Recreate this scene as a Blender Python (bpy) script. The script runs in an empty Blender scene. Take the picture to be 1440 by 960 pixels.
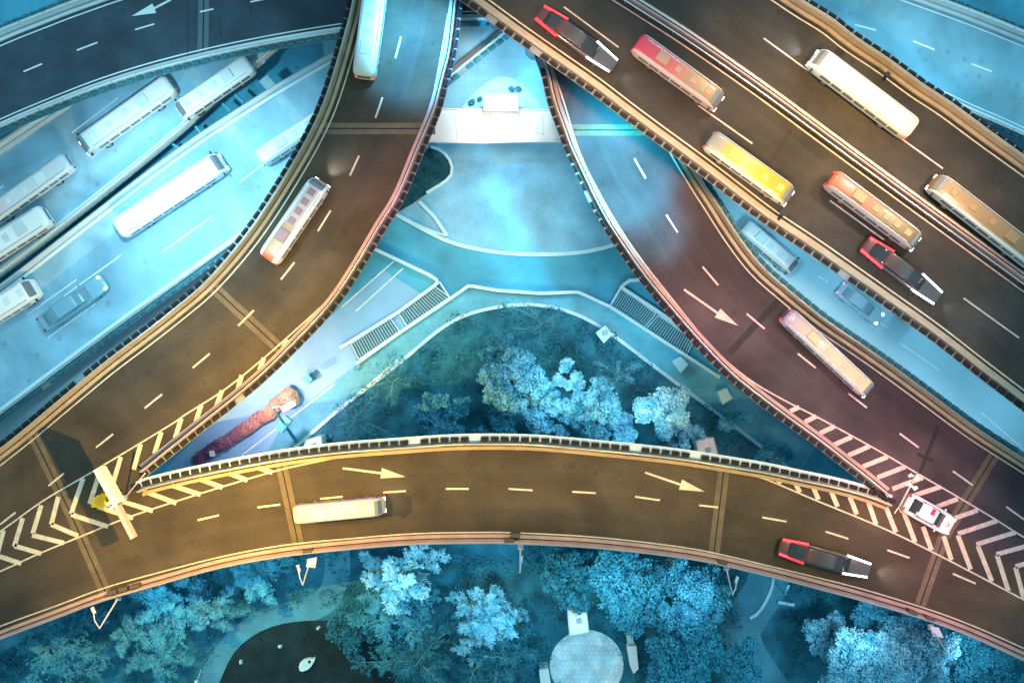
import bpy, math, random
import numpy as np
from mathutils import Vector, Matrix
random.seed(7); rng = np.random.default_rng(7)
sc = bpy.context.scene; COL = sc.collection

# ------------------------------------------------------------------ camera, sky, sun, exposure
HC = 102.0; TH = 0.5206
cam = bpy.data.cameras.new('camera'); camo = bpy.data.objects.new('camera', cam); COL.objects.link(camo)
camo.location = (0, 0, HC); camo.rotation_euler = (0, 0, 0)
cam.sensor_fit = 'HORIZONTAL'; cam.sensor_width = 36; cam.lens = 18/TH
cam.clip_end = 2000; cam.clip_start = 1; sc.camera = camo
w = bpy.data.worlds.new('World'); sc.world = w; w.use_nodes = True
nt = w.node_tree; nt.nodes.clear()
wo = nt.nodes.new('ShaderNodeOutputWorld'); add = nt.nodes.new('ShaderNodeAddShader')
b1 = nt.nodes.new('ShaderNodeBackground'); b2 = nt.nodes.new('ShaderNodeBackground')
sky = nt.nodes.new('ShaderNodeTexSky'); sky.sky_type = 'NISHITA'; sky.sun_disc = False
SUN_EL, SUN_AZ = math.radians(52), math.radians(35)
sky.sun_elevation = SUN_EL; sky.sun_rotation = SUN_AZ
nt.links.new(sky.outputs[0], b1.inputs[0]); b1.inputs[1].default_value = 0.006
b2.inputs[0].default_value = (0.31, 0.66, 0.83, 1); b2.inputs[1].default_value = 0.86
nt.links.new(b1.outputs[0], add.inputs[0]); nt.links.new(b2.outputs[0], add.inputs[1]); nt.links.new(add.outputs[0], wo.inputs[0])
sl = bpy.data.lights.new('sun', 'SUN'); slo = bpy.data.objects.new('sun', sl); COL.objects.link(slo)
sl.energy = 0.75; sl.angle = math.radians(9); sl.color = (0.45, 0.9, 1.0)
slo.rotation_euler = (math.pi/2-SUN_EL, 0, -SUN_AZ+math.pi)
slo.rotation_euler = Vector((-math.sin(SUN_AZ)*math.cos(SUN_EL), -math.cos(SUN_AZ)*math.cos(SUN_EL), -math.sin(SUN_EL))).to_track_quat('-Z', 'Y').to_euler()
sc.view_settings.view_transform = 'Standard'; sc.view_settings.look = 'None'
sc.view_settings.exposure = 0.0; sc.view_settings.gamma = 1
sc.cycles.use_denoising = True; sc.cycles.max_bounces = 4; sc.cycles.sample_clamp_indirect = 4

# ------------------------------------------------------------------ helpers
ZD, ZF, ZA, ZL, ZR = 12.0, 18.5, 8.5, 4.0, 6.0       # deck levels
def P(px, py, z=0.0):
    k = TH*(HC-z)/720.0
    return Vector(((px-720)*k, (480-py)*k, z))
def nodes(name):
    m = bpy.data.materials.new(name); m.use_nodes = True
    return m, m.node_tree, m.node_tree.nodes['Principled BSDF']
_mc = {}
def mat(name, col, rough=0.7, metal=0.0, emit=0, spec=0.4, noise=0.0, scale=2.0, scale2=18.0, bump=0.0, stretch=None, tiles=None, stains=False):
    if name in _mc: return _mc[name]
    m, t, b = nodes(name)
    b.inputs['Roughness'].default_value = rough; b.inputs['Metallic'].default_value = metal
    b.inputs['Specular IOR Level'].default_value = spec
    c = (*col, 1)
    if noise > 0:
        tc = t.nodes.new('ShaderNodeTexCoord'); mp = t.nodes.new('ShaderNodeMapping')
        t.links.new(tc.outputs['Object'], mp.inputs[0])
        if stretch: mp.inputs['Scale'].default_value = stretch
        n1 = t.nodes.new('ShaderNodeTexNoise'); n1.inputs['Scale'].default_value = scale*0.1; n1.inputs['Detail'].default_value = 6
        n2 = t.nodes.new('ShaderNodeTexNoise'); n2.inputs['Scale'].default_value = scale2; n2.inputs['Detail'].default_value = 3
        t.links.new(mp.outputs[0], n1.inputs[0]); t.links.new(mp.outputs[0], n2.inputs[0])
        a = t.nodes.new('ShaderNodeMath'); a.operation = 'MULTIPLY_ADD'; a.inputs[1].default_value = 0.35
        t.links.new(n2.outputs[0], a.inputs[0]); t.links.new(n1.outputs[0], a.inputs[2])
        r = t.nodes.new('ShaderNodeMapRange'); r.inputs[1].default_value = 0.42; r.inputs[2].default_value = 0.93
        r.inputs[3].default_value = 1-noise; r.inputs[4].default_value = 1+noise
        t.links.new(a.outputs[0], r.inputs[0])
        v = t.nodes.new('ShaderNodeVectorMath'); v.operation = 'SCALE'; v.inputs[0].default_value = col
        fac = r.outputs[0]
        if tiles:
            br = t.nodes.new('ShaderNodeTexBrick'); br.inputs['Scale'].default_value = 1; br.inputs['Brick Width'].default_value = tiles[0]; br.inputs['Row Height'].default_value = tiles[1]
            br.inputs['Mortar Size'].default_value = .035; br.inputs['Color1'].default_value = (1,1,1,1); br.inputs['Color2'].default_value = (.93,.93,.93,1); k_ = tiles[2]; br.inputs['Mortar'].default_value = (k_,k_,k_,1)
            t.links.new(tc.outputs['Object'], br.inputs[0]); mm = t.nodes.new('ShaderNodeMath'); mm.operation = 'MULTIPLY'; t.links.new(fac, mm.inputs[0]); t.links.new(br.outputs[0], mm.inputs[1]); fac = mm.outputs[0]
        if stains:
            vo = t.nodes.new('ShaderNodeTexVoronoi'); vo.inputs['Scale'].default_value = .55; t.links.new(tc.outputs['Object'], vo.inputs[0])
            mr = t.nodes.new('ShaderNodeMapRange'); mr.inputs[1].default_value = .05; mr.inputs[2].default_value = .22; mr.inputs[3].default_value = .68; mr.inputs[4].default_value = 1
            ad = t.nodes.new('ShaderNodeMath'); ad.operation = 'MULTIPLY_ADD'; ad.inputs[1].default_value = .35; t.links.new(n2.outputs[0], ad.inputs[0]); t.links.new(vo.outputs['Distance'], ad.inputs[2])
            sb = t.nodes.new('ShaderNodeMath'); sb.operation = 'SUBTRACT'; sb.inputs[1].default_value = .14; t.links.new(ad.outputs[0], sb.inputs[0]); t.links.new(sb.outputs[0], mr.inputs[0])
            n4 = t.nodes.new('ShaderNodeTexNoise'); n4.inputs['Scale'].default_value = .12; n4.inputs['Detail'].default_value = 8; n4.inputs['Distortion'].default_value = 1.5; t.links.new(tc.outputs['Object'], n4.inputs[0])
            m4 = t.nodes.new('ShaderNodeMapRange'); m4.inputs[1].default_value = .3; m4.inputs[2].default_value = .7; m4.inputs[3].default_value = .72; m4.inputs[4].default_value = 1.25; t.links.new(n4.outputs[0], m4.inputs[0])
            for src in (mr.outputs[0], m4.outputs[0]):
                mm = t.nodes.new('ShaderNodeMath'); mm.operation = 'MULTIPLY'; t.links.new(fac, mm.inputs[0]); t.links.new(src, mm.inputs[1]); fac = mm.outputs[0]
        t.links.new(fac, v.inputs['Scale']); t.links.new(v.outputs[0], b.inputs['Base Color'])
        if bump:
            bp = t.nodes.new('ShaderNodeBump'); bp.inputs['Strength'].default_value = bump; bp.inputs['Distance'].default_value = 0.05
            t.links.new(n2.outputs[0], bp.inputs['Height']); t.links.new(bp.outputs[0], b.inputs['Normal'])
    else:
        b.inputs['Base Color'].default_value = c
    if emit:
        b.inputs['Emission Color'].default_value = c; b.inputs['Emission Strength'].default_value = emit
    _mc[name] = m; return m
def leafmat(name, c0, c1):
    if name in _mc: return _mc[name]
    m, t, b = nodes(name); b.inputs['Roughness'].default_value = 0.75; b.inputs['Specular IOR Level'].default_value = 0.15
    g = t.nodes.new('ShaderNodeNewGeometry'); r = t.nodes.new('ShaderNodeValToRGB')
    r.color_ramp.elements[0].color = (*c0, 1); r.color_ramp.elements[1].color = (*c1, 1)
    tc = t.nodes.new('ShaderNodeTexCoord'); n = t.nodes.new('ShaderNodeTexNoise'); n.inputs['Scale'].default_value = 0.9; n.inputs['Detail'].default_value = 3
    t.links.new(tc.outputs['Object'], n.inputs[0])
    a = t.nodes.new('ShaderNodeMath'); a.operation = 'MULTIPLY_ADD'; a.inputs[1].default_value = 0.45
    s = t.nodes.new('ShaderNodeMath'); s.operation = 'MULTIPLY_ADD'; s.inputs[1].default_value = 2.2; s.inputs[2].default_value = -0.85
    t.links.new(n.outputs[0], s.inputs[0]); t.links.new(g.outputs['Random Per Island'], a.inputs[0]); t.links.new(s.outputs[0], a.inputs[2])
    t.links.new(a.outputs[0], r.inputs[0]); t.links.new(r.outputs[0], b.inputs['Base Color'])
    _mc[name] = m; return m

class MB:
    def __init__(s): s.v = []; s.f = []; s.m = []
    def add(s, vs, fs, mi=0):
        o = len(s.v); s.v += [tuple(x) for x in vs]; s.f += [tuple(i+o for i in f) for f in fs]; s.m += [mi]*len(fs); return s
    def box(s, c, d, rz=0, mi=0, taper=1.0):
        cx, cy, cz = c; dx, dy, dz = d[0]/2, d[1]/2, d[2]/2; cr, sr = math.cos(rz), math.sin(rz); vs = []
        for z, k in ((-dz, 1), (dz, taper)):
            for x, y in ((-dx, -dy), (dx, -dy), (dx, dy), (-dx, dy)):
                x *= k; y *= k; vs.append((cx+x*cr-y*sr, cy+x*sr+y*cr, cz+z))
        return s.add(vs, [(3,2,1,0),(4,5,6,7),(0,1,5,4),(1,2,6,5),(2,3,7,6),(3,0,4,7)], mi)
    def tube(s, a, b, r0, r1=None, n=8, mi=0):
        a = Vector(a); b = Vector(b); r1 = r0 if r1 is None else r1; d = (b-a)
        if d.length < 1e-5: return s
        q = d.to_track_quat('Z', 'Y'); vs = []
        for p, r in ((a, r0), (b, r1)):
            for i in range(n): t = 2*math.pi*i/n; vs.append(p+q@Vector((r*math.cos(t), r*math.sin(t), 0)))
        fs = [(i, (i+1)%n, n+(i+1)%n, n+i) for i in range(n)]+[tuple(range(n-1,-1,-1)), tuple(range(n, 2*n))]
        return s.add(vs, fs, mi)
    def prism(s, pts, z0, z1, mi=0):
        n = len(pts); A = sum(pts[i][0]*pts[(i+1)%n][1]-pts[(i+1)%n][0]*pts[i][1] for i in range(n))
        if A < 0: pts = pts[::-1]
        vs = [(p[0], p[1], z0) for p in pts]+[(p[0], p[1], z1) for p in pts]
        return s.add(vs, [tuple(range(n-1,-1,-1)), tuple(range(n, 2*n))]+[(i,(i+1)%n,n+(i+1)%n,n+i) for i in range(n)], mi)
    def loft(s, st, n=20, e=4.0, mi=0):
        """st: (x, half width, z0, z1) stations, super-elliptical sections"""
        vs = []
        for x, hw, z0, z1 in st:
            zc, hz = (z0+z1)/2, (z1-z0)/2
            for i in range(n):
                t = 2*math.pi*(i+.5)/n; c, q = math.cos(t), math.sin(t)
                vs.append((x, hw*math.copysign(abs(c)**(2/e), c), zc+hz*math.copysign(abs(q)**(2/e), q)))
        fs = [(k*n+i, k*n+(i+1)%n, (k+1)*n+(i+1)%n, (k+1)*n+i) for k in range(len(st)-1) for i in range(n)]
        fs += [tuple(range(n-1,-1,-1)), tuple((len(st)-1)*n+i for i in range(n))]
        return s.add(vs, fs, mi)
def link(name, me, parent=None, world=True):
    o = bpy.data.objects.new(name, me); COL.objects.link(o)
    if parent:
        o.parent = parent
        if world and parent.type == 'EMPTY': o.matrix_parent_inverse = Matrix.Translation(-parent.location)
    return o
def obj(name, mb, mats, parent=None, world=True, smooth=False):
    me = bpy.data.meshes.new(name); me.from_pydata(mb.v, [], mb.f)
    for m in (mats if isinstance(mats, (list, tuple)) else [mats]): me.materials.append(m)
    me.polygons.foreach_set('material_index', mb.m)
    if smooth: me.polygons.foreach_set('use_smooth', [True]*len(mb.f))
    me.update(); return link(name, me, parent, world)
def tag(o, label, cat, group=None):
    o['label'] = label; o['category'] = cat
    if group: o['group'] = group
    return o
def thing(name, label, cat, loc=(0,0,0), rz=0, group=None):
    o = bpy.data.objects.new(name, None); COL.objects.link(o); o.location = loc; o.rotation_euler = (0,0,rz); o.empty_display_size = .3
    return tag(o, label, cat, group)
def struct(name, mb, m):
    o = obj(name, mb, m); o['kind'] = 'structure'; return o
def copy_tree(o, parent=None):
    c = o.copy(); COL.objects.link(c); c.parent = parent
    for ch in list(o.children): copy_tree(ch, c)
    return c

def smooth_line(pts, step=0.8):
    """Catmull-Rom through world points, resampled at even arc length"""
    p = [Vector(q[:2]) for q in pts]; out = []
    for i in range(len(p)-1):
        a = p[i-1] if i else p[0]*2-p[1]; b, c = p[i], p[i+1]; d = p[i+2] if i+2 < len(p) else p[-1]*2-p[-2]
        for k in range(12):
            t = k/12; out.append(0.5*((2*b)+(c-a)*t+(2*a-5*b+4*c-d)*t*t+(3*b-a-3*c+d)*t**3))
    out.append(p[-1])
    a = np.array([tuple(q) for q in out])
    for _ in range(6): a[1:-1] = (a[:-2]+2*a[1:-1]+a[2:])/4
    return resample(a, step=step)
def resample(a, step=None, n=None):
    s = np.r_[0, np.cumsum(np.linalg.norm(np.diff(a, axis=0), axis=1))]
    if n is None: n = max(2, int(round(s[-1]/step))+1)
    t = np.linspace(0, s[-1], n); return np.c_[np.interp(t, s, a[:,0]), np.interp(t, s, a[:,1])]
def normals(a):
    d = np.gradient(a, axis=0); d /= np.linalg.norm(d, axis=1)[:, None]; return np.c_[-d[:,1], d[:,0]]
def offset(a, o): return a+normals(a)*o
def L(px, z, step=0.8): return smooth_line([P(x, y, z) for x, y in px], step)
def sweep(mb, a, prof, z, mi=0):
    """prof: closed profile of (offset to the left of travel, height); swept along a"""
    n = normals(a); k = len(prof); N = len(a); vs = []
    for i in range(N):
        for o, h in prof: vs.append((a[i,0]+n[i,0]*o, a[i,1]+n[i,1]*o, z+h))
    fs = [(i*k+j, i*k+(j+1)%k, (i+1)*k+(j+1)%k, (i+1)*k+j) for i in range(N-1) for j in range(k)]
    fs += [tuple(range(k-1,-1,-1)), tuple((N-1)*k+j for j in range(k))]
    mb.add(vs, fs, mi)
def rect(o0, o1, h0, h1): return [(o0,h0),(o1,h0),(o1,h1),(o0,h1)]
def strip(mb, a, b, z, mi=0):
    n = max(len(a), len(b)); A = resample(a, n=n); B = resample(b, n=n)
    vs = [(*p, z) for p in A]+[(*p, z) for p in B]
    mb.add(vs, [(i, n+i, n+i+1, i+1) if True else 0 for i in range(n-1)], mi)
def slab(mb, a, b, z0, z1, mi=0):
    n = max(len(a), len(b)); A = resample(a, n=n); B = resample(b, n=n)
    vs = []
    for i in range(n):
        c = (A[i]+B[i])/2; A2 = c+(A[i]-c)*0.86; B2 = c+(B[i]-c)*0.86
        vs += [(*A[i], z1), (*B[i], z1), (*B[i], z1-0.35), (*B2, z0), (*A2, z0), (*A[i], z1-0.35)]
    fs = [(i*6+j, i*6+(j+1)%6, (i+1)*6+(j+1)%6, (i+1)*6+j) for i in range(n-1) for j in range(6)]
    fs += [(5,4,3,2,1,0), tuple((n-1)*6+j for j in range(6))]
    mb.add(vs, fs, mi)
def quadline(mb, p, q, w_, z, mi=0, h=0.0):
    a = P(*p, z); b = P(*q, z); d = (b-a).normalized(); n = Vector((-d.y, d.x, 0))*w_/2
    vs = [a-n, b-n, b+n, a+n]
    if h: mb.prism([v[:2] for v in vs], z, z+h, mi)
    else: mb.add(vs, [(0,1,2,3)], mi)
def arrow(mb, tail, base, tip, z, w_=0.2, hw=0.48):
    a, b, c = P(*tail, z), P(*base, z), P(*tip, z); d = (c-a).normalized(); n = Vector((-d.y, d.x, 0))
    d1 = (b-a).normalized(); n1 = Vector((-d1.y, d1.x, 0))
    mb.add([a-n1*w_/2, b-n1*w_/2, b+n1*w_/2, a+n1*w_/2], [(0,1,2,3)]); mb.add([b-n*hw, c, b+n*hw], [(0,1,2)])

# ------------------------------------------------------------------ materials
asph_warm = mat('asphalt_ramp', (0.062,0.043,0.026), .8, stains=True, noise=.42, scale=2.2, scale2=5, bump=.15)
asph_mauve = mat('asphalt_right', (0.062,0.040,0.046), .8, stains=True, noise=.42, scale=2.2, scale2=5, bump=.15)
asph_fly = mat('asphalt_flyover', (0.040,0.033,0.027), .8, stains=True, noise=.42, scale=2.2, scale2=5, bump=.15)
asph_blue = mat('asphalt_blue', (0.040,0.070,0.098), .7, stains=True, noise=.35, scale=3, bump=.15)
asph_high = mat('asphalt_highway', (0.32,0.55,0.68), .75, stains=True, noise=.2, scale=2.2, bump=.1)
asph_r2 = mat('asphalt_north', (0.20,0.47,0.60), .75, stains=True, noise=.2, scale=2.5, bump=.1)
conc = mat('deck_concrete', (0.44,0.33,0.21), .75, noise=.18, scale=8)
conc_pink = mat('parapet_pink', (0.46,0.30,0.27), .75, noise=.18, scale=8)
conc_white = mat('parapet_white', (0.75,0.86,0.88), .6, noise=.08, scale=8)
under = mat('underside_concrete', (0.22,0.26,0.28), .85, noise=.2)
shelf_m = mat('planter_shelf', (0.24,0.28,0.31), .6); shelf_w = mat('planter_shelf_white', (0.62,0.70,0.76), .6)
paint = mat('road_paint', (0.62,0.52,0.38), .6, noise=.25, scale=20)
paint_pink = mat('road_paint_pink', (0.62,0.46,0.40), .6, noise=.25, scale=20)
paint_w = mat('road_paint_white', (0.85,0.93,0.93), .6, noise=.1, scale=20)
joint_m = mat('joint_concrete', (0.14,0.10,0.062), .8, noise=.25, scale=12)
joint_b = mat('joint_pale', (0.40,0.62,0.68), .8, noise=.15, scale=12)
rubber = mat('joint_rubber', (0.015,0.012,0.012), .8)
tar = mat('tar_patch', (0.018,0.014,0.014), .7, noise=.4, scale=20)
steel = mat('galvanised_steel', (0.55,0.55,0.56), .4, .6)
dark = mat('dark_metal', (0.02,0.02,0.022), .5)

# ------------------------------------------------------------------ ground and streets (z = 0 .. 0.1)
def sheet(name, px, z, m):
    mb = MB(); pts = [P(x, y, z)[:2] for x, y in px]; n = len(pts)
    A = sum(pts[i][0]*pts[(i+1)%n][1]-pts[(i+1)%n][0]*pts[i][1] for i in range(n))
    if A < 0: pts = pts[::-1]
    mb.add([(*p, z) for p in pts], [tuple(range(n))]); return struct(name, mb, m)
def arcpx(px, n=24):
    a = smooth_line([Vector((x, y)) for x, y in px], 10); return [tuple(q) for q in resample(a, n=n)]
g = MB(); g.add([(-500,-500,0),(500,-500,0),(500,500,0),(-500,500,0)], [(0,1,2,3)])
struct('ground', g, mat('ground_soil', (0.03,0.18,0.24), .9, noise=.5, scale=4, scale2=6, bump=.3))
street_m = mat('street_asphalt', (0.07,0.38,0.54), .8, stains=True, noise=.22, scale=2.5, bump=.1)
sheet('street', [(-500,-300),(1900,-300),(1900,720),(-500,720)], 0.004, street_m)
plaza_arc = arcpx([(470,235),(520,280),(560,303),(600,325),(640,343),(700,355),(770,358),(830,353),(880,338),(960,300)])
sheet('plaza', [(430,-200)]+plaza_arc+[(1010,-200)], 0.008, mat('plaza_paving', (0.32,0.60,0.74), .8, noise=.22, tiles=(1.2,.6,.88), scale=3, bump=.1))
sheet('plaza_apron', [(590,200),(800,200),(900,338),(880,338),(830,353),(770,358),(700,355),(640,343),(600,325),(560,303),(530,285)], 0.012, mat('plaza_apron_asphalt', (0.19,0.47,0.63), .8, noise=.4, scale=2.5, scale2=5, bump=.1))
side_m = mat('side_road_asphalt', (0.38,0.66,0.80), .8, noise=.12, scale=2, bump=.1)
sheet('side_road', [(900,140),(1200,180),(1900,690),(1900,1000),(1440,700),(1000,300)], 0.016, side_m)
sheet('service_road', [(-300,700),(0,560),(340,310),(520,0),(600,0),(540,330),(360,520),(0,800),(-300,1000)], 0.02, mat('service_road_asphalt', (0.60,0.86,0.95), .8, noise=.1, scale=2))
sheet('lower_street', [(180,720),(250,640),(400,500),(540,380),(620,430),(560,505),(440,610),(300,760)], 0.024, mat('lower_street_asphalt', (0.24,0.50,0.70), .7, noise=.18, scale=2.5))
kerb_px = arcpx([(300,712),(395,645),(480,573),(560,512),(620,462),(670,438),(740,428),(800,438),(850,463),(900,500),(960,545),(1050,612),(1150,690)], 60)
park_m = mat('park_soil', (0.02,0.17,0.25), .95, noise=.6, scale=5, scale2=5, bump=.5)
sheet('park_lawn', kerb_px+[(1300,700),(1900,700),(1900,1500),(-600,1500),(-600,760),(200,760)], 0.03, park_m)
lawn2 = sheet('sunken_lawn', arcpx([(545,980),(562,930),(540,895),(480,874),(420,873),(370,885),(330,915),(308,960)])+[(315,1060),(540,1060)], 0.06, mat('dark_lawn', (0.006,0.028,0.035), .95, noise=.5, scale=6, scale2=8))
path_m = mat('park_path_paving', (0.07,0.31,0.43), .85, tiles=(.4,.4,.85), noise=.25, scale=4, scale2=10, bump=.2)
def band(name, px, w_, z, m, px2=None):
    mb = MB(); a = L(px, z)
    if px2: strip(mb, L(px2, z), a, z)
    else: strip(mb, offset(a, w_/2), offset(a, -w_/2), z)
    for i,f in enumerate(mb.f):
        pass
    o = struct(name, mb, m)
    # normals up
    me = o.data
    if me.polygons and me.polygons[0].normal.z < 0: me.flip_normals()
    return o
band('park_path', [(285,1010),(300,950),(330,905),(375,872),(430,858),(462,840),(475,800),(470,740)], 2.6, 0.045, path_m)
band('park_path', [(1085,760),(1080,820),(1055,860),(1040,900),(1075,960),(1110,1010)], 4.2, 0.045, path_m)
band('park_path', [(-60,950),(0,905),(80,865),(150,820)], 1.6, 0.045, path_m)
r = [(825+52*math.cos(t), 935-50*math.sin(t)) for t in np.linspace(0, 2*math.pi, 33)[:-1]]
sheet('round_plaza', r, 0.075, mat('round_plaza_paving', (0.72,0.90,0.95), .8, noise=.35, scale=6, scale2=6, tiles=(.5,.5,.8)))
# footway between the pedestrian walls and the park kerb
wallL = [(400,590),(503,511),(560,470),(620,430),(660,402),(700,409),(760,413),(812,411),(858,432),(907,464),(960,498),(1010,530),(1060,562),(1150,625)]
sheet('footway', [tuple(p) for p in wallL]+kerb_px[::-1][2:-4], 0.04, mat('footway_paving', (0.12,0.44,0.58), .8, noise=.25, scale=4, tiles=(.8,.8,.85)))

kerb_mat = mat('kerb_stone', (0.50,0.78,0.84), .7, noise=.1, scale=8)
def kerb(name, px, label, w_=0.3, h=0.15, z=0.0, smooth=True, m=None, cat='kerb'):
    a = L(px, z) if smooth else np.array([tuple(P(x,y,z)[:2]) for x,y in px])
    if not smooth: a = resample(a, step=.5)
    mb = MB(); sweep(mb, a, rect(-w_/2, w_/2, 0, h), z); o = obj(name, mb, m or kerb_mat)
    return tag(o, label, cat)
kerb('kerb', kerb_px, 'long curved pale kerb round the top of the tree-filled park', .35, .2)
kerb('kerb', plaza_arc, 'pale curved kerb along the lower rim of the light plaza', .4, .2)
kerb('kerb', [(1089,790),(1085,825),(1068,858),(1054,868)], 'short curved white kerb of the path under the lower ramp, right side', .3, .25)
kerb('kerb', [(560,303),(600,322),(628,332)], 'short straight kerb stub at the left end of the plaza rim', .2, .26)
kerb('kerb', [(590,284),(612,306),(629,332)], 'diagonal pale kerb beside the dark grass island', .35, .3, smooth=False)
wall_m = mat('wall_coping', (0.58,0.84,0.90), .6, noise=.1, scale=8)
kerb('low_wall', wallL[1:-2], 'long low pale wall bending above the park footway', .32, .9, smooth=False, m=wall_m, cat='wall')
kerb('low_wall', [(480,489),(560,440),(612,402),(618,396),(606,388),(566,369),(530,352),(505,340)], 'low pale wall hooked round the left stair gratings', .34, .9, smooth=False, m=wall_m, cat='wall')
kerb('low_wall', [(1010,512),(960,464),(922,437),(872,404),(884,395),(905,394)], 'low pale wall hooked round the right stair gratings', .34, .9, smooth=False, m=wall_m, cat='wall')
kerb('low_wall', [(633,419),(618,396)], 'short thin wall closing the top of the left gratings', .15, .6, smooth=False, m=wall_m, cat='wall')
kerb('low_wall', [(857,430),(873,403)], 'short thin wall closing the top of the right gratings', .15, .6, smooth=False, m=wall_m, cat='wall')
# painted lines of the street below, car light trails drawn in as white lines
mk = MB()
for p, q in [((553,368),(480,432)),((567,377),(500,438)),((400,640),(560,505)),((340,640),(470,540)),((1140,360),(1150,368)),((1265,482),(1322,521)),((1150,388),(1165,397)),((1380,580),(1440,632)),((1220,440),(1250,462))]:
    quadline(mk, p, q, .12, 0.05)
struct('street_lines_and_trails', mk, paint_w)
# steel gratings over the stairs
gr_m = mat('grating_steel', (0.50,0.75,0.82), .5, .2); pit_m = mat('grating_pit', (0.04,0.17,0.24), .9)
def grating(q, label):
    a, b, c, d = [P(x, y, .3) for x, y in q]; ctr = (a+b+c+d)/4; t = thing('stair_grating', label, 'grating', (ctr.x, ctr.y, 0), group='gratings over the underpass stairs')
    mb = MB(); mb.prism([v[:2] for v in (a,b,c,d)], 0.03, .3); obj('pit_cover', mb, pit_m, t)
    mb = MB()
    for p, s in ((a,b),(b,c),(c,d),(d,a)): mb.tube((p.x,p.y,.42),(s.x,s.y,.42), .07, n=6)
    obj('frame', mb, gr_m, t); mb = MB()
    n = 17
    for i in range(1, n):
        p = a.lerp(b, i/n); s = d.lerp(c, i/n); mb.tube((p.x,p.y,.4),(s.x,s.y,.4), .035, n=5)
    obj('bars', mb, gr_m, t)
grating([(560,439),(612,403),(632,418),(573,458)], 'barred grating on the left stairs, the upper right one of the two')
grating([(494,483),(549,447),(562,466),(505,505)], 'barred grating on the left stairs, the lower left one of the two')
grating([(874,405),(922,440),(906,460),(859,430)], 'barred grating on the right stairs, nearest the street corner')
grating([(926,443),(975,478),(965,500),(909,462)], 'barred grating on the right stairs, beside the right ramp')
# grass island
mb = MB(); isl = [(606,207),(622,213),(634,228),(636,244),(626,256),(600,272),(570,292),(540,300),(560,240)]
isp = arcpx(isl+[isl[0]], 40)
mb.prism([P(x,y,.2)[:2] for x,y in isp], 0.01, .2); o = obj('grass_island', mb, mat('island_grass', (0.01,0.07,0.085), .95, noise=.7, scale=9, scale2=5)); o['kind']='structure'
kerb('kerb', isl[:6], 'pale kerb curving round the dark grass island', .3, .3)

# ------------------------------------------------------------------ elevated roads
def ribbon_road(t, ea, eb, z, asph, thick=1.3, edges=(1,1), soff=.3, name='deck'):
    """ea: left edge, eb: right edge world lines"""
    A = offset(ea, -soff) if edges[0] else ea; B = offset(eb, soff) if edges[1] else eb
    mb = MB(); slab(mb, A, B, z-thick, z); 
    fs = []; 
    for k in range(len(mb.f)):
        mb.m[k] = 0 if (k < (len(mb.f)-2) and k % 6 == 0) else 1
    o = obj(name, mb, [asph, under], t)
    return A, B
def parapet(t, a, side, z, m, shelf=True, wide=0, h=0.95, rail=True, line=None):
    """a: planter line; side=+1 when the road lies to the left of the travel direction"""
    s = side
    mb = MB(); sweep(mb, a, [(s*.3,-.35),(s*.3,h),(s*.52,h),(s*.60,.4),(s*.60,-.35)], z); p = obj('parapet', mb, m, t)
    mb = MB(); sweep(mb, a, rect(s*.72, s*1.02, 0.002, .22), z); obj('kerb_strip', mb, m, t)
    if rail:
        mb = MB(); r_ = [(s*.41+.045*math.cos(q), h+.22+.045*math.sin(q)) for q in np.linspace(0, 2*math.pi, 7)[:-1]]
        sweep(mb, a, r_, z)
        for k in range(0, len(a), 3):
            n = normals(a)[k] if k == 0 else nn[k]
            if k == 0: nn = normals(a)
            x, y = a[k]+nn[k]*s*.41; mb.box((x, y, z+h+.1), (.07,.07,.22))
        obj('rail', mb, steel, p)
    if shelf:
        mb = MB(); sweep(mb, a, rect(-s*(.22+wide), s*.297, .38, .44), z); obj('planter_shelf', mb, shelf_w if wide else shelf_m, p)
    if line:
        mb = MB(); sweep(mb, a, rect(s*1.3, s*1.42, 0.004, .008), z); obj('edge_line', mb, line, t)
def piers(t, pts, z, r=.8, m=None):
    for x, y in pts:
        mb = MB(); c = P(x, y, z); mb.tube((c.x,c.y,0),(c.x,c.y,z-2.2), r, n=16); mb.box((c.x,c.y,z-1.75),(r*4.6,r*2.4,.9)); obj('pier', mb, under, t)
def joint(mb, p, q, z, style='pale'):
    a = P(*p, z); b = P(*q, z); d = (b-a).normalized(); n = Vector((-d.y, d.x, 0))
    if style != 'dark':
        for s in (-1, 1):
            o0, o1 = s*.06, s*.52
            vs = [a+n*o0, b+n*o0, b+n*o1, a+n*o1]; vs = vs if s > 0 else vs[::-1]
            mb.add([(v.x,v.y,z+.006) for v in vs], [(0,1,2,3)], 0)
    k = .06 if style != 'dark' else .3
    mb.add([(v.x,v.y,z+.007) for v in (a-n*k, b-n*k, b+n*k, a+n*k)], [(0,1,2,3)], 1)
def marks(t, z, dashes, m, w_=.17, arrows=(), lines=(), name='lane_markings'):
    for p, q in dashes:
        mb = MB(); quadline(mb, p, q, w_, z+.012); fixup(obj('dash_and_trail_line', mb, m, t))
    for a in arrows:
        mb = MB(); arrow(mb, *a, z+.012); fixup(obj('arrow_marking', mb, m, t))
    for l, lw in lines:
        mb = MB(); a = L(l, z); strip(mb, offset(a, lw/2), offset(a, -lw/2), z+.014); fixup(obj('edge_line', mb, m, t))
def fixup(o):
    if o is None: return
    me = o.data
    import bmesh
    bm = bmesh.new(); bm.from_mesh(me)
    for f in bm.faces:
        f.normal_update()
        if f.normal.z < 0: f.normal_flip()
    bm.to_mesh(me); bm.free()

PL_ROWS = []   # planter rows: (line, z, side, label, material key)

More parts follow.
